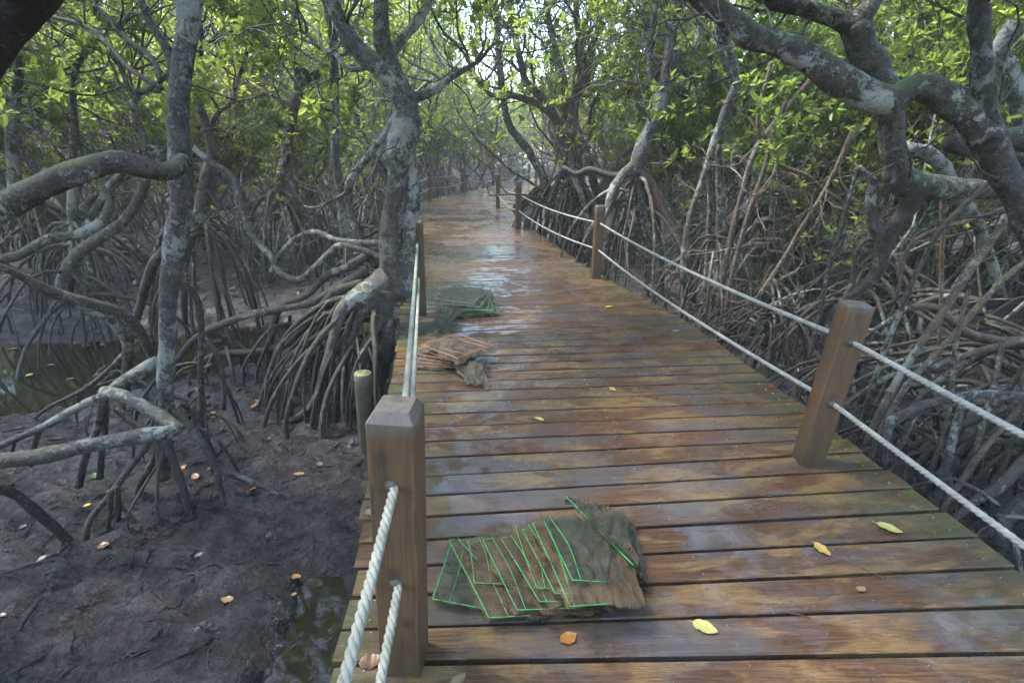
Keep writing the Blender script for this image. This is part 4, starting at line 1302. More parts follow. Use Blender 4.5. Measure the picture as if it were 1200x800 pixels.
J.limb('prop_root', [(672, 195, 16), (682, 220, 15), (692, 240, 15), (690, 280, 14)], (12.2, 12.4), 'bark_warm', 10, 0.1)
J.stilts(at(668, 205, 12.0), 22, 1.3, 0.035, (0.1, 0.6), each=False)
J.stilts(at(640, 215, 11.9), 16, 0.9, 0.03, (0.0, 0.4), each=False)
for j, n in ((j0, 9), (j1, 7), (j2, 8), (j3, 5), (j4, 7)):
    J.sprout(j, n, 1.3, 2, 0.4, 0.8, r=0.028, zleaf=2.5)
    J.sprout((j[0][-4:], j[1][-4:]), 2, 1.4, 3, 0.2, 0.9, r=0.045, zleaf=3.0, nchild=(3, 3))
for j in (j0, j1, j2, j3, j4): J.sprout(j, 8, 1.6, 2, 0.3, 0.0, r=0.016, wig=0.6, up=0.02)
J.done('leaf')

# K: dark forked tree on the far mud, left of centre
bk = at(322, 262, 9.5)
K = Hero('mangrove_tree', 'dark forked tree standing on arched roots on the open mud, left of the twin-trunk tree', (bk[0], bk[1], gz(bk[0], bk[1])), 10, 'bark', slim=0.85)
k0 = K.limb('trunk', [(321, 245, 24), (326, 222, 18), (333, 190, 16), (340, 150, 16), (346, 120, 16), (350, 98, 14), (345, 60, 11), (344, 20, 10), (346, -10, 10), (340, -50, 9)], 9.5, step=0.08)
k1 = K.limb('limb', [(348, 106, 12), (360, 94, 12), (372, 87, 12), (383, 75, 11), (394, 50, 9), (402, 20, 8), (398, -20, 7)], (9.5, 9.2))
k2 = K.limb('limb', [(345, 125, 9), (328, 115, 8), (308, 108, 8), (295, 90, 7), (290, 70, 6)], (9.5, 9.9))
k3 = K.limb('limb', [(364, 90, 9), (345, 74, 9), (325, 63, 9), (305, 48, 8), (285, 32, 7), (262, 22, 6), (240, 34, 6)], (9.4, 8.6))
k4 = K.limb('limb', [(332, 195, 9), (341, 180, 8), (346, 210, 8), (347, 250, 9), (349, 290, 9)], 9.3)
K.stilts(at(324, 225, 9.5), 18, 1.1, 0.034, (0.1, 0.6))
for k_, n in ((k0, 8), (k1, 7), (k2, 6), (k3, 7)):
    K.sprout(k_, n, 1.1, 2, 0.3, 0.75, r=0.02, zleaf=2.2)
K.sprout((k0[0][-5:], k0[1][-5:]), 4, 1.6, 3, 0.2, 0.9, r=0.05, zleaf=3.0, nchild=(3, 3))
for k_ in (k0, k1, k2, k3): K.sprout(k_, 7, 1.3, 2, 0.2, 0.0, r=0.014, wig=0.6, up=0.02)
K.done('leaf_bright')

# K2: pale thin straight stem next to the twin trunk
b2 = at(393, 300, 7.2)
K2 = Hero('mangrove_tree', 'thin straight pale lichened stem just left of the twin-trunk tree', (b2[0], b2[1], gz(b2[0], b2[1])), 11, 'bark_pale')
k0 = K2.limb('trunk', [(405, 290, 11), (400, 240, 11), (394, 190, 11), (393, 150, 11), (392, 100, 12), (391, 60, 12), (387, 25, 13), (381, -5, 12), (375, -50, 10)], 7.2, step=0.06)
K2.stilts(at(403, 270, 7.2), 10, 0.7, 0.022, (0.0, 0.4))
K2.sprout(k0, 8, 0.9, 2, 0.4, 0.7, r=0.016, zleaf=2.2)
K2.sprout((k0[0][-5:], k0[1][-5:]), 3, 1.5, 3, 0.2, 0.9, r=0.04, zleaf=2.8, nchild=(3, 3))
K2.done('leaf')

# K3: wavy dark stem right behind the slim trunk
b3 = at(235, 300, 6.8)
K3 = Hero('mangrove_tree', 'wavy dark stem rising right behind the slim trunk', (b3[0], b3[1], gz(b3[0], b3[1])), 12, 'bark', slim=0.85)
k0 = K3.limb('trunk', [(236, 262, 26), (238, 235, 24), (243, 205, 22), (251, 178, 19), (244, 152, 16), (233, 120, 14), (226, 98, 12), (232, 75, 11), (235, 45, 11), (231, 15, 10), (224, -30, 9)], 6.8, step=0.06)
k1 = K3.limb('limb', [(250, 175, 10), (248, 150, 9), (258, 130, 8), (272, 120, 7), (290, 60, 6), (318, 20, 6)], 7.0)
K3.stilts(at(238, 245, 6.8), 14, 0.8, 0.028, (0.0, 0.5))
K3.sprout(k0, 7, 0.9, 2, 0.45, 0.7, r=0.016, zleaf=2.2)
K3.sprout(k1, 6, 0.7, 2, 0.3, 0.7, r=0.01, zleaf=2.0)
K3.sprout((k0[0][-5:], k0[1][-5:]), 3, 1.5, 3, 0.2, 0.9, r=0.04, zleaf=2.8, nchild=(3, 3))
for k_ in (k0, k1): K3.sprout(k_, 9, 1.0, 2, 0.2, 0.0, r=0.010, wig=0.6, up=0.02)
K3.done('leaf')

# K5: thin lichened stem far left
b5 = at(88, 260, 6.6)
K5 = Hero('mangrove_tree', 'thin lichen-white stem near the left edge behind the sawn limb', (b5[0], b5[1], gz(b5[0], b5[1])), 13, 'bark_pale')
k0 = K5.limb('trunk', [(86, 300, 14), (85, 240, 12), (85, 190, 11), (88, 150, 11), (86, 115, 10), (90, 80, 10), (104, 50, 9), (98, 10, 8), (100, -30, 7)], 6.6, step=0.06)
k1 = K5.limb('limb', [(86, 150, 8), (65, 120, 8), (45, 108, 7), (10, 115, 7), (-30, 95, 6)], (6.6, 6.0))
k2 = K5.limb('limb', [(20, 250, 18), (14, 160, 16), (20, 110, 14), (24, 70, 12), (18, 20, 11)], 6.2)
K5.stilts(at(86, 260, 6.6), 10, 0.8, 0.022, (0.0, 0.4))
for k_ in (k0, k1, k2): K5.sprout(k_, 9, 0.9, 2, 0.3, 0.7, r=0.014, zleaf=1.8)
K5.done('leaf')

# L: bundle of pale whippy stems behind the right rail
bl = at(850, 330, 6.4)
Lh = Hero('mangrove_tree', 'clump of thin pale leaning stems behind the right rail between the posts', (bl[0], bl[1], gz(bl[0], bl[1])), 14, 'bark_warm')
ls = []
for tr, Y, mt in [([(846, 36, 9), (856, 62, 10), (862, 98, 11), (850, 130, 11), (838, 165, 10), (826, 205, 9), (812, 245, 8), (804, 280, 8), (800, 330, 8)], 6.6, 'bark_pale'),
                  ([(952, 92, 9), (925, 125, 9), (900, 155, 9), (884, 180, 9), (872, 215, 8), (860, 262, 8), (848, 320, 8), (842, 360, 8)], 6.3, 'bark_warm'),
                  ([(920, 120, 7), (905, 160, 7), (895, 200, 7), (880, 240, 7), (866, 290, 7), (855, 335, 7), (850, 370, 7)], 6.2, 'bark_warm'),
                  ([(842, 170, 7), (842, 220, 8), (843, 280, 8), (840, 340, 8)], 6.7, 'bark'), ([(830, 190, 7), (832, 240, 7), (830, 290, 7), (826, 340, 7)], 6.8, 'bark_pale'),
                  ([(812, 60, 8), (822, 30, 8), (815, 0, 7), (820, -40, 7)], 7.0, 'bark'), ([(862, 98, 9), (850, 75, 8), (842, 45, 8), (838, 5, 8), (845, -30, 7)], 6.6, 'bark_pale'),
                  ([(848, 170, 9), (858, 178, 11), (870, 190, 12), (889, 206, 13), (908, 219, 14), (930, 225, 12)], 7.2, 'bark_pale'),
                  ([(908, 218, 9), (925, 206, 8), (940, 195, 7), (955, 170, 6)], 7.2, 'bark'),
                  ([(908, 222, 15), (907, 250, 15), (905, 290, 15), (907, 340, 16)], 7.3, 'bark'),
                  ([(900, 62, 6), (903, 75, 6), (890, 130, 6), (891, 158, 7), (905, 176, 6), (918, 195, 6), (945, 205, 6), (965, 222, 6), (985, 235, 6)], 5.6, 'bark_warm'),
                  ([(1000, 150, 6), (985, 185, 6), (965, 225, 6), (940, 265, 6), (920, 300, 6), (890, 345, 6)], 5.4, 'bark_warm')]:
    ls.append(Lh.limb('stem', tr, Y, mt, 9, 0.06, 0.1))
for l in ls[:3] + ls[5:9] + ls[10:]: Lh.sprout(l, 5, 0.7, 2, 0.2, 0.45, r=0.008, zleaf=1.4)
Lh.stilts(at(905, 250, 7.2), 14, 1.0, 0.024, (0.1, 0.6))
Lh.stilts(at(840, 270, 6.6), 10, 0.7, 0.02, (0.1, 0.5))
for l in ls: Lh.sprout(l, 4, 0.9, 2, 0.2, 0.0, r=0.008, wig=0.6, up=0.02)
Lh.done('leaf_dark')

# --- the forest at large
rs = np.random.RandomState(11)
spots = []
tries = 0
while tries < 14000 and len(spots) < 290:
    tries += 1
    y = 6.8 + 46 * rs.rand() ** 0.9
    half = 4.0 + y * 1.02
    x = rs.uniform(-half, half)
    dd = deck_dist(x, y)
    if y < 37 and dd < (1.9 if y < 14 else 1.65) + rs.rand() * 0.5: continue
    if y < 10.5 and -6.5 < x < 0.5: continue                       # creek and its near bank are open
    if y < 9 and 0 < x < 4: continue
    if dist_chan(np.array([x]), np.array([y]))[0] < 1.3: continue
    mind = 1.05 + 0.026 * y
    if any((x - a) ** 2 + (y - b) ** 2 < mind ** 2 for a, b in spots): continue
    spots.append((x, y))
spots += [(5.6, 7.2), (4.5, 8.7), (7.2, 6.4), (3.5, 9.9), (6.4, 9.0), (8.4, 8.0), (-6.9, 8.4), (-8.6, 7.6), (-4.2, 11.6), (-6.3, 11.0), (-5.0, 18.6), (-4.4, 21.4), (-3.4, 24.0), (-2.4, 27.2), (-1.2, 30.8), (0.4, 35.4), (-5.6, 15.4)]
MARKS = [('the sawn-off limb', 130), ('the slim upright trunk', 205), ('the dark forked tree', 335), ('the twin-trunk tree', 470), ('the outer bend posts', 540), ('the several-stemmed tree', 655),
         ('the leaning grey trunk', 755), ('the pale leaning stems', 860), ('the S-curved trunk', 1035), ('the right-edge trunk', 1160)]
ORD = ['first', 'second', 'third', 'fourth', 'fifth', 'sixth', 'seventh', 'eighth', 'ninth', 'tenth', 'eleventh', 'twelfth']


def screen_x(x, y, z):
    q = CAMM.T @ (np.array([x, y, z]) - CAMP)
    return 600 + F * q[0] / -q[2]


recs = []
for k, (x, y) in enumerate(spots):
    right = x > np.interp(y, CQ[:, 1], CQ[:, 0])
    shrub = rs.rand() < (0.55 if right else 0.48) or k in range(len(spots) - 17, len(spots) - 11)
    var = SHRUB[rs.randint(len(SHRUB))] if shrub else VARS[rs.randint(len(VARS))]
    recs.append(dict(x=x, y=y, right=right, shrub=shrub, var=var, sx=screen_x(x, y, 1.5), zone='far' if y > 22 else ('mid' if y > 13 else 'front')))
cnt = {}
for r in sorted(recs, key=lambda r: r['y']):
    kind = 'low bushy mangrove' if r['shrub'] else 'slender crooked mangrove'
    side = 'right' if r['right'] else 'left'
    if r['zone'] == 'far':
        lab = f'{kind} deep in the thicket, {side} of the boardwalk'
    else:
        mk, mx = min(MARKS, key=lambda m: abs(m[1] - r['sx']))
        sd = 'left' if r['sx'] < mx else 'right'
        key = (kind, r['zone'], mk, sd)
        cnt[key] = cnt.get(key, 0) + 1
        dist = 'in the front row' if r['zone'] == 'front' else 'at mid distance'
        lab = f"{kind} {dist}, {ORD[min(11, cnt[key] - 1)]} behind and {sd} of {mk}"
    g = {'far': 'deep in the thicket', 'mid': 'in the middle of the thicket', 'front': 'at the front of the thicket'}[r['zone']]
    plant(r['var'], r['x'], r['y'], rs.rand() * 6.28, rs.uniform(0.85, 1.15) * (1.28 if r['y'] > 15 and not r['shrub'] and deck_dist(r['x'], r['y']) > 4.5 else 0.95), 'mangrove_shrub' if r['shrub'] else 'mangrove_tree', lab, f'{kind}s {g}, {side} side')
# unseen trees added beside and behind the viewpoint to shade the scene
for k, (x, y) in enumerate([(-4.6, 0.6), (-5.6, 3.2), (4.6, 0.0), (6.2, 2.2), (6.6, 5.2), (-3.4, -2.6), (4.4, -3.4), (-1.9, -5.2), (1.9, -6.4), (-6.8, -1.0), (7.4, -1.6), (-4.5, -6.5), (5.2, -7.0),
                            (-8.2, 5.6), (8.6, 3.8)]):
    plant(VARS[(k * 3) % len(VARS)], x, y, k * 1.9, 1.1, 'mangrove_tree', 'unseen mangrove tree added around the viewpoint for shade', 'unseen shading mangroves added around the viewpoint')

# --- thin bare saplings crowding between the roots
SAP = []
for k in range(7):
    rg = np.random.RandomState(500 + k)
    w, lvs, tp, tdd = MB(), Leaves(), [], []
    for j in range(rg.randint(2, 5)):
        a = rg.rand() * 6.28
        grow(w, (rg.normal() * 0.12, rg.normal() * 0.12, -0.1), (math.cos(a) * 0.45, math.sin(a) * 0.45, 1), rg.uniform(0.012, 0.024), rg.uniform(1.8, 3.2), 0, 2, rg, tp, tdd, wig=0.36, up=0.08, sides=7, nchild=(2, 4), zmin=0.1)
    tp, tdd = np.array(tp), np.array(tdd)
    m_ = (tp[:, 2] > 1.2) & (rg.rand(len(tp)) < 0.6)
    if m_.any(): lvs.rosettes(tp[m_], tdd[m_], rg, 7, 0.075)
    SAP.append([('stems', w.mesh('sapling_wood', M[['bark_warm', 'bark_pale', 'bark', 'bark_root'][k % 4]])), ('foliage', mesh_np('sapling_leaves', np.vstack(lvs.V), np.vstack(lvs.Q), M['leaf_dark'], smooth=False))])
for k in range(58):
    if k < 36: x, y = rs.uniform(2.4, 8.5), rs.uniform(4.8, 12.0)
    else: x, y = rs.uniform(-10.0, -2.8), rs.uniform(8.6, 15.0)
    if deck_dist(x, y) < 1.8 or (x < 3.2 and y < 6.5): continue
    sd = 'right' if x > 0 else 'left'
    plant(SAP[k % 7], x, y, rs.rand() * 6.28, rs.uniform(0.8, 1.25), 'mangrove_sapling', f'thin twisting sapling crowded among the roots {sd} of the walk', f'thin saplings {sd} of the walk')

for k, (x, y, sc) in enumerate([(-3.6, 12.4, 1.7), (-4.3, 14.2, 1.9), (-4.0, 16.8, 1.8), (-3.3, 21.6, 2.0), (-4.9, 19.4, 2.0), (1.9, 12.9, 1.8), (1.5, 15.2, 1.9), (1.9, 17.6, 2.0), (2.4, 20.4, 2.1), (2.9, 14.0, 1.8),
                               (-2.3, 25.0, 2.2), (3.0, 23.2, 2.2), (3.6, 11.2, 1.7), (-0.9, 29.2, 2.3)]):
    sd = 'right' if x > 0 else 'left'
    plant(SAP[(k * 2 + 1) % 7], x, y, k * 1.37, sc, 'mangrove_sapling', f'tall thin crooked sapling lining the far {sd} side of the walk', f'tall thin saplings along the far {sd} side')

# --- the wood far behind, which reads as one mass
rf = np.random.RandomState(5)
fw, fl = MB(), Leaves()
for k in range(220):
    y = rf.uniform(46, 74)
    x = rf.uniform(-1.1, 1.15) * y
    z0 = gz(x, y)
    h = rf.uniform(5.0, 11.0)
    fw.tube([(x, y, z0 - .2), (x + rf.normal() * .4, y, z0 + h * .4), (x + rf.normal() * .9, y, z0 + h * .85)], [.13, .1, .04], 0.8, 5)
    n = 72
    c = np.stack([x + rf.normal(size=n) * 1.6, y + rf.normal(size=n) * 1.6, z0 + 0.3 + (h - .3) * rf.rand(n)], 1)
    fl.rosettes(c, np.tile([0, 0, 1.0], (n, 1)), rf, 4, 0.40, 0.5)
far_o = fw.build('far_wood', M['bark'])
tag(far_o, 'distant mass of mangrove trees closing the view', 'trees', kind='stuff')
fl.build('crown', M['leaf'], far_o)

# ------------------------------------------------------------------ folded fishing nets on the boards
def mat_net(name, c1, c2, cell=78.0, cover=0.31, coord='UV'):
    m, nt, b = new_mat(name)
    uvn = nt.nodes.new('ShaderNodeTexCoord')
    geo = nt.nodes.new('ShaderNodeNewGeometry')
    # slightly pulled-about diamond lattice
    wob = nd(nt, 'ShaderNodeTexNoise', Scale=9.0, Detail=2.0)
    nt.links.new(uvn.outputs[coord], wob.inputs['Vector'])
    ad = nt.nodes.new('ShaderNodeVectorMath'); ad.operation = 'MULTIPLY_ADD'
    nt.links.new(wob.outputs['Color'], ad.inputs[0])
    ad.inputs[1].default_value = (0.010, 0.010, 0)
    nt.links.new(uvn.outputs[coord], ad.inputs[2])
    sp = nt.nodes.new('ShaderNodeSeparateXYZ')
    nt.links.new(ad.outputs[0], sp.inputs[0])
    a = math_n(nt, 'ADD', sp.outputs[0], sp.outputs[1])
    c = math_n(nt, 'SUBTRACT', sp.outputs[0], sp.outputs[1])
    l1 = math_n(nt, 'LESS_THAN', math_n(nt, 'FRACT', math_n(nt, 'MULTIPLY', a, cell)), cover)
    l2 = math_n(nt, 'LESS_THAN', math_n(nt, 'FRACT', math_n(nt, 'MULTIPLY', c, cell)), cover)
    dens = ramp(nt, noise(nt, uvn.outputs[coord], 22, 4, 0.7), [(0.56, 0.0), (0.66, 1.0)])
    dens = math_n(nt, 'MULTIPLY', dens, math_n(nt, 'GREATER_THAN', noise(nt, uvn.outputs[coord], 420, 1), 0.47))
    msk = math_n(nt, 'MAXIMUM', math_n(nt, 'MAXIMUM', l1, l2), dens)
    n1 = noise(nt, geo.outputs['Position'], 12, 5, 0.65)
    nt.links.new(mixc(nt, ramp(nt, n1, [(0.35, 0.0), (0.65, 1.0)]), c1, c2), b.inputs['Base Color'])
    b.inputs['Roughness'].default_value = 0.7
    nt.links.new(msk, b.inputs['Alpha'])
    return m


M['net_brown'] = mat_net('netting_brown', (0.06, 0.038, 0.019), (0.15, 0.095, 0.048))
M['net_green'] = mat_net('netting_dark_green', (0.025, 0.03, 0.018), (0.075, 0.074, 0.046))
M['net_olive'] = mat_net('netting_olive', (0.05, 0.042, 0.028), (0.125, 0.10, 0.068), 62, 0.34)
M['net_lump'] = mat_net('netting_bunched', (0.04, 0.038, 0.028), (0.10, 0.092, 0.066), 90, 0.5, 'Object')
M['rod_green'] = mat_simple('rod_green', (0.02, 0.17, 0.04), (0.06, 0.40, 0.11), 60, 0.45, 0.2, 0.001)
M['rod_teal'] = mat_simple('rod_dull_green', (0.05, 0.16, 0.08), (0.08, 0.22, 0.12), 60, 0.5, 0.2, 0.001)
M['rod_orange'] = mat_simple('rod_orange', (0.30, 0.11, 0.04), (0.42, 0.18, 0.075), 60, 0.5, 0.2, 0.001)


def net(name, label, cor, rod, netm, seed, group, over=0.02, wrinkle=0.012, rr=0.0028, shape='ring', dome=0.0):
    """cor: four world corners in order; a bent rod frame with slack netting over it"""
    rng = np.random.RandomState(seed)
    cor = np.array(cor, float)
    c0 = cor.mean(0)
    root = empty(name, tuple(c0))
    tag(root, label, 'net', group)
    L = cor - c0
    if shape == 'hook':          # far end of the frame is lost in the folds
        e = rng.uniform(0.35, 0.8)
        pts = [L[0] + (L[1] - L[0]) * rng.uniform(0.02, 0.10), L[0] + (L[1] - L[0]) * 0.008, L[0], L[0] + (L[3] - L[0]) * 0.5 + rng.normal(size=3) * 0.002, L[3], L[3] + (L[2] - L[3]) * 0.008,
               L[3] + (L[2] - L[3]) * e]
    elif shape == 'rod':
        pts = [L[0], L[0] + (L[3] - L[0]) * 0.5, L[3]]
    else:
        pts = []
        for k in range(4):
            a, b = L[k], L[(k + 1) % 4]
            pts += [a + (b - a) * 0.02, a + (b - a) * 0.5 + rng.normal(size=3) * 0.003, b + (a - b) * 0.02]
        pts.append(pts[0])
    fr = MB()
    pts = [p + np.array([0, 0, rr * 1.5 + (0.004 if shape != 'ring' else 0.014) + dome * 0.5]) for p in pts]
    fr.tube(pts, [rr] * len(pts), 0.02, 7, 0.15, 60)
    fr.build('frame', M[rod], root)
    if shape == 'hook':      # the hinged second rod
        o1, o2 = rng.uniform(0.05, 0.16), rng.uniform(0.02, 0.20)
        up_ = np.array([0, 0, 0.012])
        f2 = MB()
        f2.tube([L[0] + (L[1] - L[0]) * o1 + up_, (L[0] + L[3]) / 2 + (L[1] - L[0]) * (o1 + o2) / 2 + up_, L[3] + (L[2] - L[3]) * o2 + up_ * 0.6], [rr * 0.9] * 3, 0.03, 6, 0.15, 60)
        f2.build('hinged_rod', M[rod], root)
    nu, nv = 40, 30
    u, v = np.meshgrid(np.linspace(0, 1, nu), np.linspace(0, 1, nv))
    uu, vv = u[..., None] * (1 + 0) , v[..., None]
    P = (L[0] * (1 - uu) + L[1] * uu) * (1 - vv) + (L[3] * (1 - uu) + L[2] * uu) * vv
    edge = np.minimum(np.minimum(u, 1 - u), np.minimum(v, 1 - v))
    out = (P - P.mean((0, 1)))
    q = np.stack([u * 7 + seed, v * 7, np.full_like(u, seed * 1.7)], -1)
    k = (over * (0.6 + 0.8 * vnoise(q * 1.3)))[..., None] * (edge < 0.03)[..., None]
    P = P + out / (np.linalg.norm(out, axis=-1, keepdims=True) + 1e-6) * k
    P[..., 2] += dome * (np.sin(u * 3.14) * np.sin(v * 3.14)) ** 0.7 + wrinkle * (1.1 - 1.8 * np.abs(fbm(q * 0.8, 3))) - 0.004 * (edge < 0.03)
    P[..., :2] += 0.012 * np.stack([fbm(q + 40, 2), fbm(q + 80, 2)], -1)
    P[..., 2] = np.maximum(P[..., 2], 0.006 + 0.002 * vnoise(q * 3) - c0[2])
    i = np.arange(nv - 1)[:, None] * nu + np.arange(nu - 1)[None, :]
    Q = np.stack([i, i + 1, i + nu + 1, i + nu], -1).reshape(-1, 4)
    su, sv = np.linalg.norm(L[1] - L[0]), np.linalg.norm(L[3] - L[0])
    uv = np.stack([u * su, v * sv], -1).reshape(-1, 2)
    V = P.reshape(-1, 3)
    ob('netting', mesh_np('netting', V, Q, M[netm], True, uv), root)
    V2 = V.copy()
    V2[:, 2] = np.maximum(V[:, 2] - 0.012 + 0.012 * vnoise(V * 16 + 3), 0.005 - c0[2])
    V2[:, :2] += 0.006
    ob('netting', mesh_np('netting_under', V2, Q, M[netm], True, uv * 1.07 + 0.013), root)
    return root


# near pile: ten nets fanned like cards, each lying on the one to its left
ordn = ['undermost', 'second from the left', 'third from the left', 'fourth from the left', 'fifth from the left',
        'sixth from the left', 'seventh from the left', 'eighth from the left', 'second from the right', 'topmost']
edges = [((529, 636), (507, 703), (690, 612), (640, 728)), ((526, 634), (573, 725), (690, 612), (700, 718)), ((549, 634), (556, 684), (690, 610), (690, 690)),
         ((566, 634), (606, 716), (705, 606), (715, 712)), ((587, 632), (632, 706), (712, 604), (730, 706)), ((604, 618), (629, 690), (715, 602), (725, 695)),
         ((612, 622), (650, 696), (720, 600), (745, 700)), ((624, 614), (668, 712), (728, 600), (753, 706)), ((636, 608), (671, 681), (735, 600), (728, 684))]
GN = 'green-rodded nets in the near pile'
for k, (tl, bl, tr, br) in enumerate(edges):
    z = 0.020 + 0.016 * k
    col = 'dark green' if k == 8 or k == 0 else 'brown'
    net('folding_net', f'{col} netting on a bright green rod, {ordn[k]} in the near pile',
        [G(*tl, z + 0.03), G(*tr, max(0.012, z - 0.02)), G(*br, max(0.010, z - 0.03)), G(*bl, z + 0.012)], 'rod_green', 'net_green' if k in (0, 8) else 'net_brown', 20 + k, GN, 0.014, 0.014, 0.0021, 'hook')
net('folding_net', 'dark green netting with one long raised green rod, topmost in the near pile',
    [G(664, 584, 0.13), G(728, 602, 0.05), G(757, 690, 0.02), G(742, 664, 0.13)], 'rod_green', 'net_green', 41, GN, 0.03, 0.03, 0.0028, 'rod')
def bunch(name, label, cor, amp, netm, seed, hump=0.03, freq=4.0):
    """crumpled slack sheet of netting"""
    nu, nv = 34, 26
    u, v = np.meshgrid(np.linspace(0, 1, nu), np.linspace(0, 1, nv))
    a, b_, c_, d_ = cor
    uu, vv = u[..., None], v[..., None]
    P = (a * (1 - uu) + b_ * uu) * (1 - vv) + (d_ * (1 - uu) + c_ * uu) * vv
    q = np.stack([u * freq + seed, v * freq * 1.3, np.full_like(u, seed * .7)], -1)
    rim = np.minimum(np.minimum(u, 1 - u), np.minimum(v, 1 - v))
    P[..., 2] = np.maximum(0.007, P[..., 2] + amp * (0.9 - 1.7 * np.abs(fbm(q + 5, 3))) + hump * np.sin(u * 3.14) * np.sin(v * 3.14))
    P[..., :2] += amp * 0.7 * np.stack([fbm(q + 40, 2), fbm(q + 80, 2)], -1)
    c0 = P.mean((0, 1)); c0[2] = 0.007
    i = np.arange(nv - 1)[:, None] * nu + np.arange(nu - 1)[None, :]
    Q = np.stack([i, i + 1, i + nu + 1, i + nu], -1).reshape(-1, 4)
    su, sv = np.linalg.norm(b_ - a), np.linalg.norm(d_ - a)
    uv = np.stack([u * su * 1.4, v * sv * 1.4], -1).reshape(-1, 2)
    o = ob(name, mesh_np(name, P.reshape(-1, 3) - c0, Q, M[netm], True, uv), loc=tuple(c0))
    tag(o, label, 'net')
    V2 = P.reshape(-1, 3) - c0
    V2 = V2 * [0.93, 0.93, 0.75]
    ob('inner_fold', mesh_np('inner_fold', V2, Q, M[netm], True, uv * 1.1 + 0.02), o)
    return o


bunch('loose_netting', 'bunched dark green netting spilling off the right end of the near pile', [G(692, 588, 0.03), G(742, 612, 0.02), G(762, 684, 0.012), G(726, 672, 0.05)], 0.03, 'net_green', 3, 0.03)


def turned(c, w, h, ang, z, tilt=0.0):
    ca, sa = math.cos(ang), math.sin(ang)
    out = []
    for x, y in ((-w, -h), (w, -h), (w, h), (-w, h)):
        out.append((c[0] + x * ca - y * sa, c[1] + x * sa + y * ca, max(0.01, z + tilt * y)))
    return out


c3 = G(533, 424, 0.0)
names3 = ['undermost', 'second up', 'third up', 'fourth up', 'fifth up', 'sixth up']
for k in range(6):
    off = np.array([-0.10 + 0.018 * k, -0.02 + 0.012 * k, 0])
    net('folding_net', f'olive netting on an orange rod frame, {names3[k]} in the middle pile', turned(c3 + off, 0.21, 0.165, -0.05 - 0.13 * k, 0.014 + 0.016 * k), 'rod_orange', 'net_olive', 60 + k, 'orange-rodded nets in the middle pile', 0.02, 0.012, 0.0028, dome=0.003 * k)
net('folding_net', 'olive netting with a large orange rod rectangle on top of the middle pile', turned(c3 + [0.03, 0.0, 0], 0.20, 0.19, -0.72, 0.115), 'rod_orange', 'net_olive', 70, 'orange-rodded nets in the middle pile', 0.045, 0.015, 0.0032, dome=0.018)
net('folding_net', 'small inner orange rod square under the top netting of the middle pile', turned(c3 + [0.06, -0.03, 0], 0.13, 0.11, -0.55, 0.125), 'rod_orange', 'net_olive', 71, 'orange-rodded nets in the middle pile', 0.03, 0.012, 0.0024)
bunch('gathered_netting', 'gathered dark olive netting at the front corner of the middle pile', [G(528, 424, 0.06), G(572, 424, 0.05), G(572, 456, 0.01), G(545, 450, 0.01)], 0.03, 'net_olive', 9, 0.05, 3.0)
c2 = G(545, 362, 0.0)
names2 = ['undermost', 'second up', 'third up', 'fourth up', 'topmost']
for k in range(5):
    off = np.array([0.05 - 0.02 * k, -0.06 + 0.035 * k, 0])
    net('folding_net', f'olive netting on dull green rods, {names2[k]} in the farthest pile', turned(c2 + off, 0.27 - 0.01 * k, 0.24, 0.25 - 0.16 * k, 0.016 + 0.026 * k, 0.12 * (k > 1)), 'rod_teal' if k != 1 else 'rod_green', 'net_olive' if k % 2 else 'net_green', 80 + k, 'green-rodded nets in the farthest pile', 0.03, 0.014, 0.0036, dome=0.007 * k)
bunch('rolled_netting', 'strip of dark green netting trailing from the farthest pile towards the left post', [G(496, 386, 0.02), G(532, 356, 0.10), G(543, 364, 0.10), G(512, 394, 0.01)], 0.025, 'net_green', 15, 0.04, 3.0)

# ------------------------------------------------------------------ fallen leaves
def leaf_mesh(name, mat, seed, curl=0.25, wide=0.26):
    rng = np.random.RandomState(seed)
    V, Fs = [], []
    n = 9
    for k in range(n):
        t = k / (n - 1)
        w = wide * math.sin(math.pi * min(1, max(0, t ** 0.85))) ** 0.75 * (1 + 0.08 * rng.normal())
        z = curl * (t - 0.5) ** 2 + 0.03 * rng.normal() * (k > 0)
        for s, f in ((-1, 1), (-0.5, 0.5), (0, 0), (0.5, 0.5), (1, 1)):
            V.append((t - 0.5, s * w, 0.03 + z + 0.22 * w * f * f + 0.012 * rng.normal()))
    for k in range(n - 1):
        for j in range(4):
            a = k * 5 + j
            Fs.append((a, a + 5, a + 6, a + 1))
    b = len(V)
    for k in range(3):      # stalk
        t = -0.5 - k * 0.09
        V += [(t, -0.012, 0.05), (t, 0.012, 0.05), (t, 0, 0.075)]
    for k in range(2):
        for j in range(3):
            Fs.append((b + k * 3 + j, b + k * 3 + (j + 1) % 3, b + k * 3 + 3 + (j + 1) % 3, b + k * 3 + 3 + j))
    return poly(name, V, Fs, mat, True)


LM = {}
for k, c in enumerate(['yellow', 'green', 'orange', 'brown', 'tan', 'fresh', 'grey', 'white']):
    LM[c] = [leaf_mesh('leaf_' + c, M['fall_' + c], 10 * k + j, 0.15 + 0.25 * j, 0.29 + 0.05 * j) for j in range(2)]
rl_ = random.Random(9)


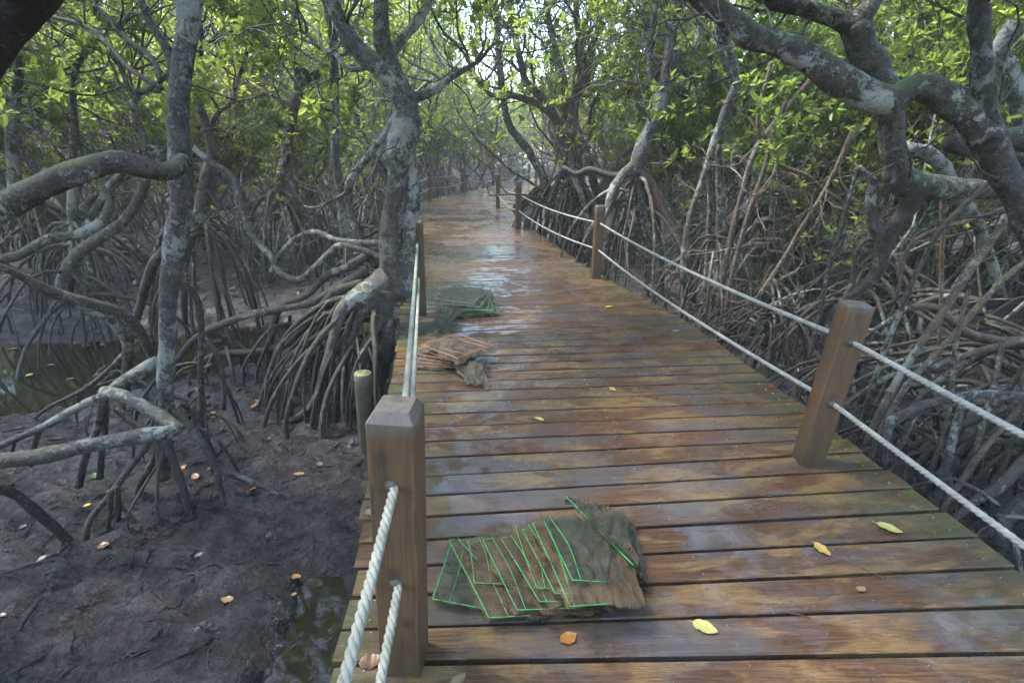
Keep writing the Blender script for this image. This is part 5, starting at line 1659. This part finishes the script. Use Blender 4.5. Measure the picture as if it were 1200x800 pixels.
def fallen(px, py, col, L, ang, label, group, where='deck', var=None):
    if where == 'deck': p = G(px, py, 0.004); z = 0.003
    elif where == 'water': p = G(px, py, WATER_Z); z = WATER_Z + 0.002
    else:
        p = G(px, py, -0.6)
        for _ in range(3): p = G(px, py, gz(p[0], p[1]))
        z = gz(p[0], p[1]) + 0.006
    o = ob('fallen_leaf', LM[col][var if var is not None else rl_.randrange(2)])
    o.location = (p[0], p[1], z)
    L *= 1.12
    o.scale = (L, L, L * 0.8)
    o.rotation_euler = (rl_.uniform(-0.12, 0.12), rl_.uniform(-0.12, 0.12), ang)
    tag(o, label, 'leaf', group)
    return o


DL = 'fallen leaves on the boards'
fallen(1042, 619, 'green', 0.092, -0.75, 'large yellow-green oval leaf on the boards near the right edge', DL, var=0)
fallen(963, 644, 'yellow', 0.072, -1.2, 'yellow leaf on the boards left of the large yellow-green one', DL, var=1)
fallen(1009, 690, 'tan', 0.042, 0.3, 'small round tan leaf near the bottom right of the boards', DL, var=1)
fallen(826, 735, 'green', 0.082, -0.6, 'pale green leaf with a long stalk at the bottom centre', DL, var=0)
fallen(666, 748, 'orange', 0.062, 0.55, 'orange-brown leaf just below the near net pile', DL, var=1)
fallen(537, 797, 'tan', 0.06, 0.9, 'tan leaf at the bottom edge right of the near post', DL, var=0)
fallen(437, 600, 'tan', 0.07, 0.3, 'tan leaf at the left deck edge behind the upper rope', DL, var=1)
fallen(436, 775, 'brown', 0.08, 0.1, 'curled reddish-brown leaf by the foot of the near left post', DL, var=0)
fallen(714, 360, 'yellow', 0.10, 0.2, 'yellow leaf in the wet patch by the second right post', DL, var=0)
fallen(718, 456, 'yellow', 0.055, -0.9, 'small yellow leaf in the middle of the walk', DL, var=1)
fallen(632, 491, 'green', 0.06, -0.4, 'thin pale green leaf on the boards above the near nets', DL, var=0)
fallen(1072, 595, 'tan', 0.03, -0.6, 'tiny tan leaf scrap at the right deck edge', DL, var=0)
fallen(792, 388, 'green', 0.07, 0.3, 'dull green leaf on the mossy right edge of the walk', DL, var=1)
ML = 'fallen leaves on the mud'
mudl = [(49, 656, 'white', .05, 'pale round bleached leaf on the bare mud, lower left'), (112, 559, 'fresh', .07, 'single fresh green leaf on the mud under the forked limb'),
        (214, 549, 'orange', .06, 'orange leaf leaning on the slim trunk roots'), (229, 559, 'tan', .07, 'long tan leaf beside the slim trunk roots'),
        (297, 573, 'orange', .06, 'orange leaf at the tip of a root right of the slim trunk'), (245, 548, 'tan', .045, 'small tan leaf against the arched root'),
        (345, 678, 'orange', .065, 'orange leaf on bare mud left of the near pool'), (266, 703, 'tan', .06, 'tan leaf on bare mud, lower centre left'),
        (235, 651, 'grey', .055, 'greyish leaf half sunk in the mud'), (343, 698, 'tan', .04, 'small tan leaf by the near pool edge'),
        (3, 722, 'white', .035, 'bleached sliver of leaf at the left edge'), (27, 618, 'white', .04, 'tiny bleached leaf fragment on the left mud'),
        (122, 640, 'brown', .06, 'brown leaf at the foot of the leftmost prop roots'), (102, 592, 'yellow', .04, 'small yellow leaf among the leftmost roots'),
        (350, 556, 'tan', .07, 'tan leaf on the mud below the root mass'), (375, 545, 'grey', .06, 'grey leaf beside the round timber pile')]
for px, py, c, L, lab in mudl:
    fallen(px, py, c, L, rl_.uniform(0, 6.28), lab, ML, 'mud')
for px, py, c in [(272, 423, 'orange'), (302, 424, 'orange'), (313, 430, 'orange'), (322, 418, 'yellow'), (340, 436, 'orange'), (353, 443, 'orange'), (362, 449, 'tan'), (300, 470, 'orange'),
                  (296, 480, 'brown'), (334, 418, 'tan'), (270, 425, 'orange'), (388, 458, 'yellow'), (384, 462, 'orange'), (245, 425, 'orange'), (372, 497, 'brown'), (355, 494, 'brown'),
                  (248, 488, 'orange'), (235, 490, 'brown'), (365, 440, 'yellow'), (318, 436, 'tan'), (286, 436, 'brown'), (372, 452, 'orange'), (345, 425, 'yellow')]:
    fallen(px + rl_.uniform(-2, 2), py, c, rl_.uniform(0.06, 0.085), rl_.uniform(0, 6.28), 'orange or tan leaf strewn on the mud below the twin-trunk tree roots', 'leaves strewn below the root mass', 'mud')
for px, py, c in [(82, 444, 'orange'), (100, 405, 'yellow'), (120, 404, 'yellow'), (14, 393, 'tan'), (15, 409, 'tan'), (60, 428, 'grey'), (35, 440, 'yellow'), (150, 415, 'tan')]:
    fallen(px, py, c, rl_.uniform(0.06, 0.09), rl_.uniform(0, 6.28), 'yellowish leaf floating on the dark creek', 'leaves floating on the creek', 'water')
# sticks on the boards
for px, py, L, a, lab in [(902, 582, .10, -0.2, 'pale twig on the boards left of the leaves'), (1022, 671, .08, -0.9, 'thin pale twig above the small round leaf'), (938, 721, .07, -0.3, 'short reddish twig on the lower right boards'),
                          (628, 491, .06, -0.5, 'thin twig lying mid walk')]:
    p = G(px, py, 0.005)
    mb = MB()
    d = np.array([math.cos(a), math.sin(a), 0]) * L / 2
    mb.tube([-d, d * 0.1 + [0, 0.004, 0.002], d], [0.0022, 0.002, 0.0012], 0.02, 6)
    tag(mb.build('twig', M['bark_warm'], None, loc=tuple(p)), lab, 'twig')

# ------------------------------------------------------------------ debris nobody could count
rd_ = np.random.RandomState(21)
for part_, cnt, mat_, lab_ in (('root_litter', 260, 'bark_dark', 'dark sticks and rootlets scattered over the mud'), ('mud_ridges', 900, 'mud', 'mud-coated rootlets trailing over the flat')):
    mb = MB()
    for k in range(cnt):       # half-sunk roots and sticks in the mud
        r_ = rd_.rand()
        x, y = (rd_.uniform(-5.5, -0.85), 1.1 + 4.4 * rd_.rand() ** 1.3) if r_ < 0.75 else (rd_.uniform(2.2, 5.5), rd_.uniform(1.0, 8.0))
        a = rd_.uniform(0, 6.28) if rd_.rand() < 0.5 else rd_.normal() * 0.5 + 0.4
        L = rd_.uniform(0.03, 0.30) if mat_ != 'mud' else rd_.uniform(0.05, 0.55)
        n = 6
        t = np.linspace(-0.5, 0.5, n)
        bend = rd_.normal() * 0.5
        xs = x + L * (t * math.cos(a) - bend * t * t * math.sin(a)) + rd_.normal(size=n) * 0.012 * L / 0.2
        ys = y + L * (t * math.sin(a) + bend * t * t * math.cos(a)) + rd_.normal(size=n) * 0.012 * L / 0.2
        r = rd_.uniform(0.002, 0.006) * (2.0 if rd_.rand() < 0.07 else 1) if mat_ != 'mud' else rd_.uniform(0.003, 0.009)
        zs = ground(xs, ys) + r * rd_.uniform(-0.5, 0.6, n)
        if zs.min() < WATER_Z: continue
        mb.tube(np.stack([xs, ys, zs], 1), r * np.array([.4, .9, 1.1, 1, .8, .4]), 0.035, 6, 0.25, 30)
    tag(mb.build(part_, M[mat_]), lab_, 'debris', kind='stuff')
lv = Leaves()
n = 5200
xs, ys = rd_.uniform(-22, 16, n), 6.5 + 22 * rd_.rand(n)
ok = (np.array([deck_dist(a, b) for a, b in zip(xs, ys)]) > 1.6) & (dist_chan(xs, ys) > 1.25)
xs, ys = xs[ok], ys[ok]
lv.rosettes(np.stack([xs, ys, ground(xs, ys) + 0.02], 1), np.tile([0.6, 0.4, -0.55], (len(xs), 1)), rd_, 2, 0.10, 0.2)
tag(lv.build('leaf_litter', M['fall_brown'], None), 'brown leaf litter under the thicket', 'leaf litter', kind='stuff')
n = 900
xs, ys = rd_.uniform(2.2, 6, n), rd_.uniform(1.5, 8, n)
lv = Leaves()
lv.rosettes(np.stack([xs, ys, ground(xs, ys) + 0.015], 1), np.tile([0.6, 0.4, -0.55], (len(xs), 1)), rd_, 1, 0.08, 0.05)
tag(lv.build('leaf_litter', M['fall_grey'], None), 'grey rotted leaf litter between the right-hand roots', 'leaf litter', kind='stuff')

# ------------------------------------------------------------------ moist air under the canopy
hm = bpy.data.materials.new('haze_air')
hm.use_nodes = True
hn = hm.node_tree
for n_ in list(hn.nodes):
    if n_.type == 'BSDF_PRINCIPLED': hn.nodes.remove(n_)
pv = hn.nodes.new('ShaderNodeVolumePrincipled')
pv.inputs['Color'].default_value = (1.0, 0.99, 0.95, 1)
pv.inputs['Density'].default_value = 0.0025
hn.links.new(pv.outputs[0], hn.nodes['Material Output'].inputs['Volume'])
hv = [(x, y, z) for z in (-2.2, 16.0) for x, y in ((-130, -45), (130, -45), (130, 170), (-130, 170))]
hz_ = ob('haze', poly('haze', hv, [(3, 2, 1, 0), (4, 5, 6, 7), (0, 1, 5, 4), (1, 2, 6, 5), (2, 3, 7, 6), (3, 0, 4, 7)], hm))
tag(hz_, 'thin pale mist hanging under the canopy', 'haze', kind='stuff')
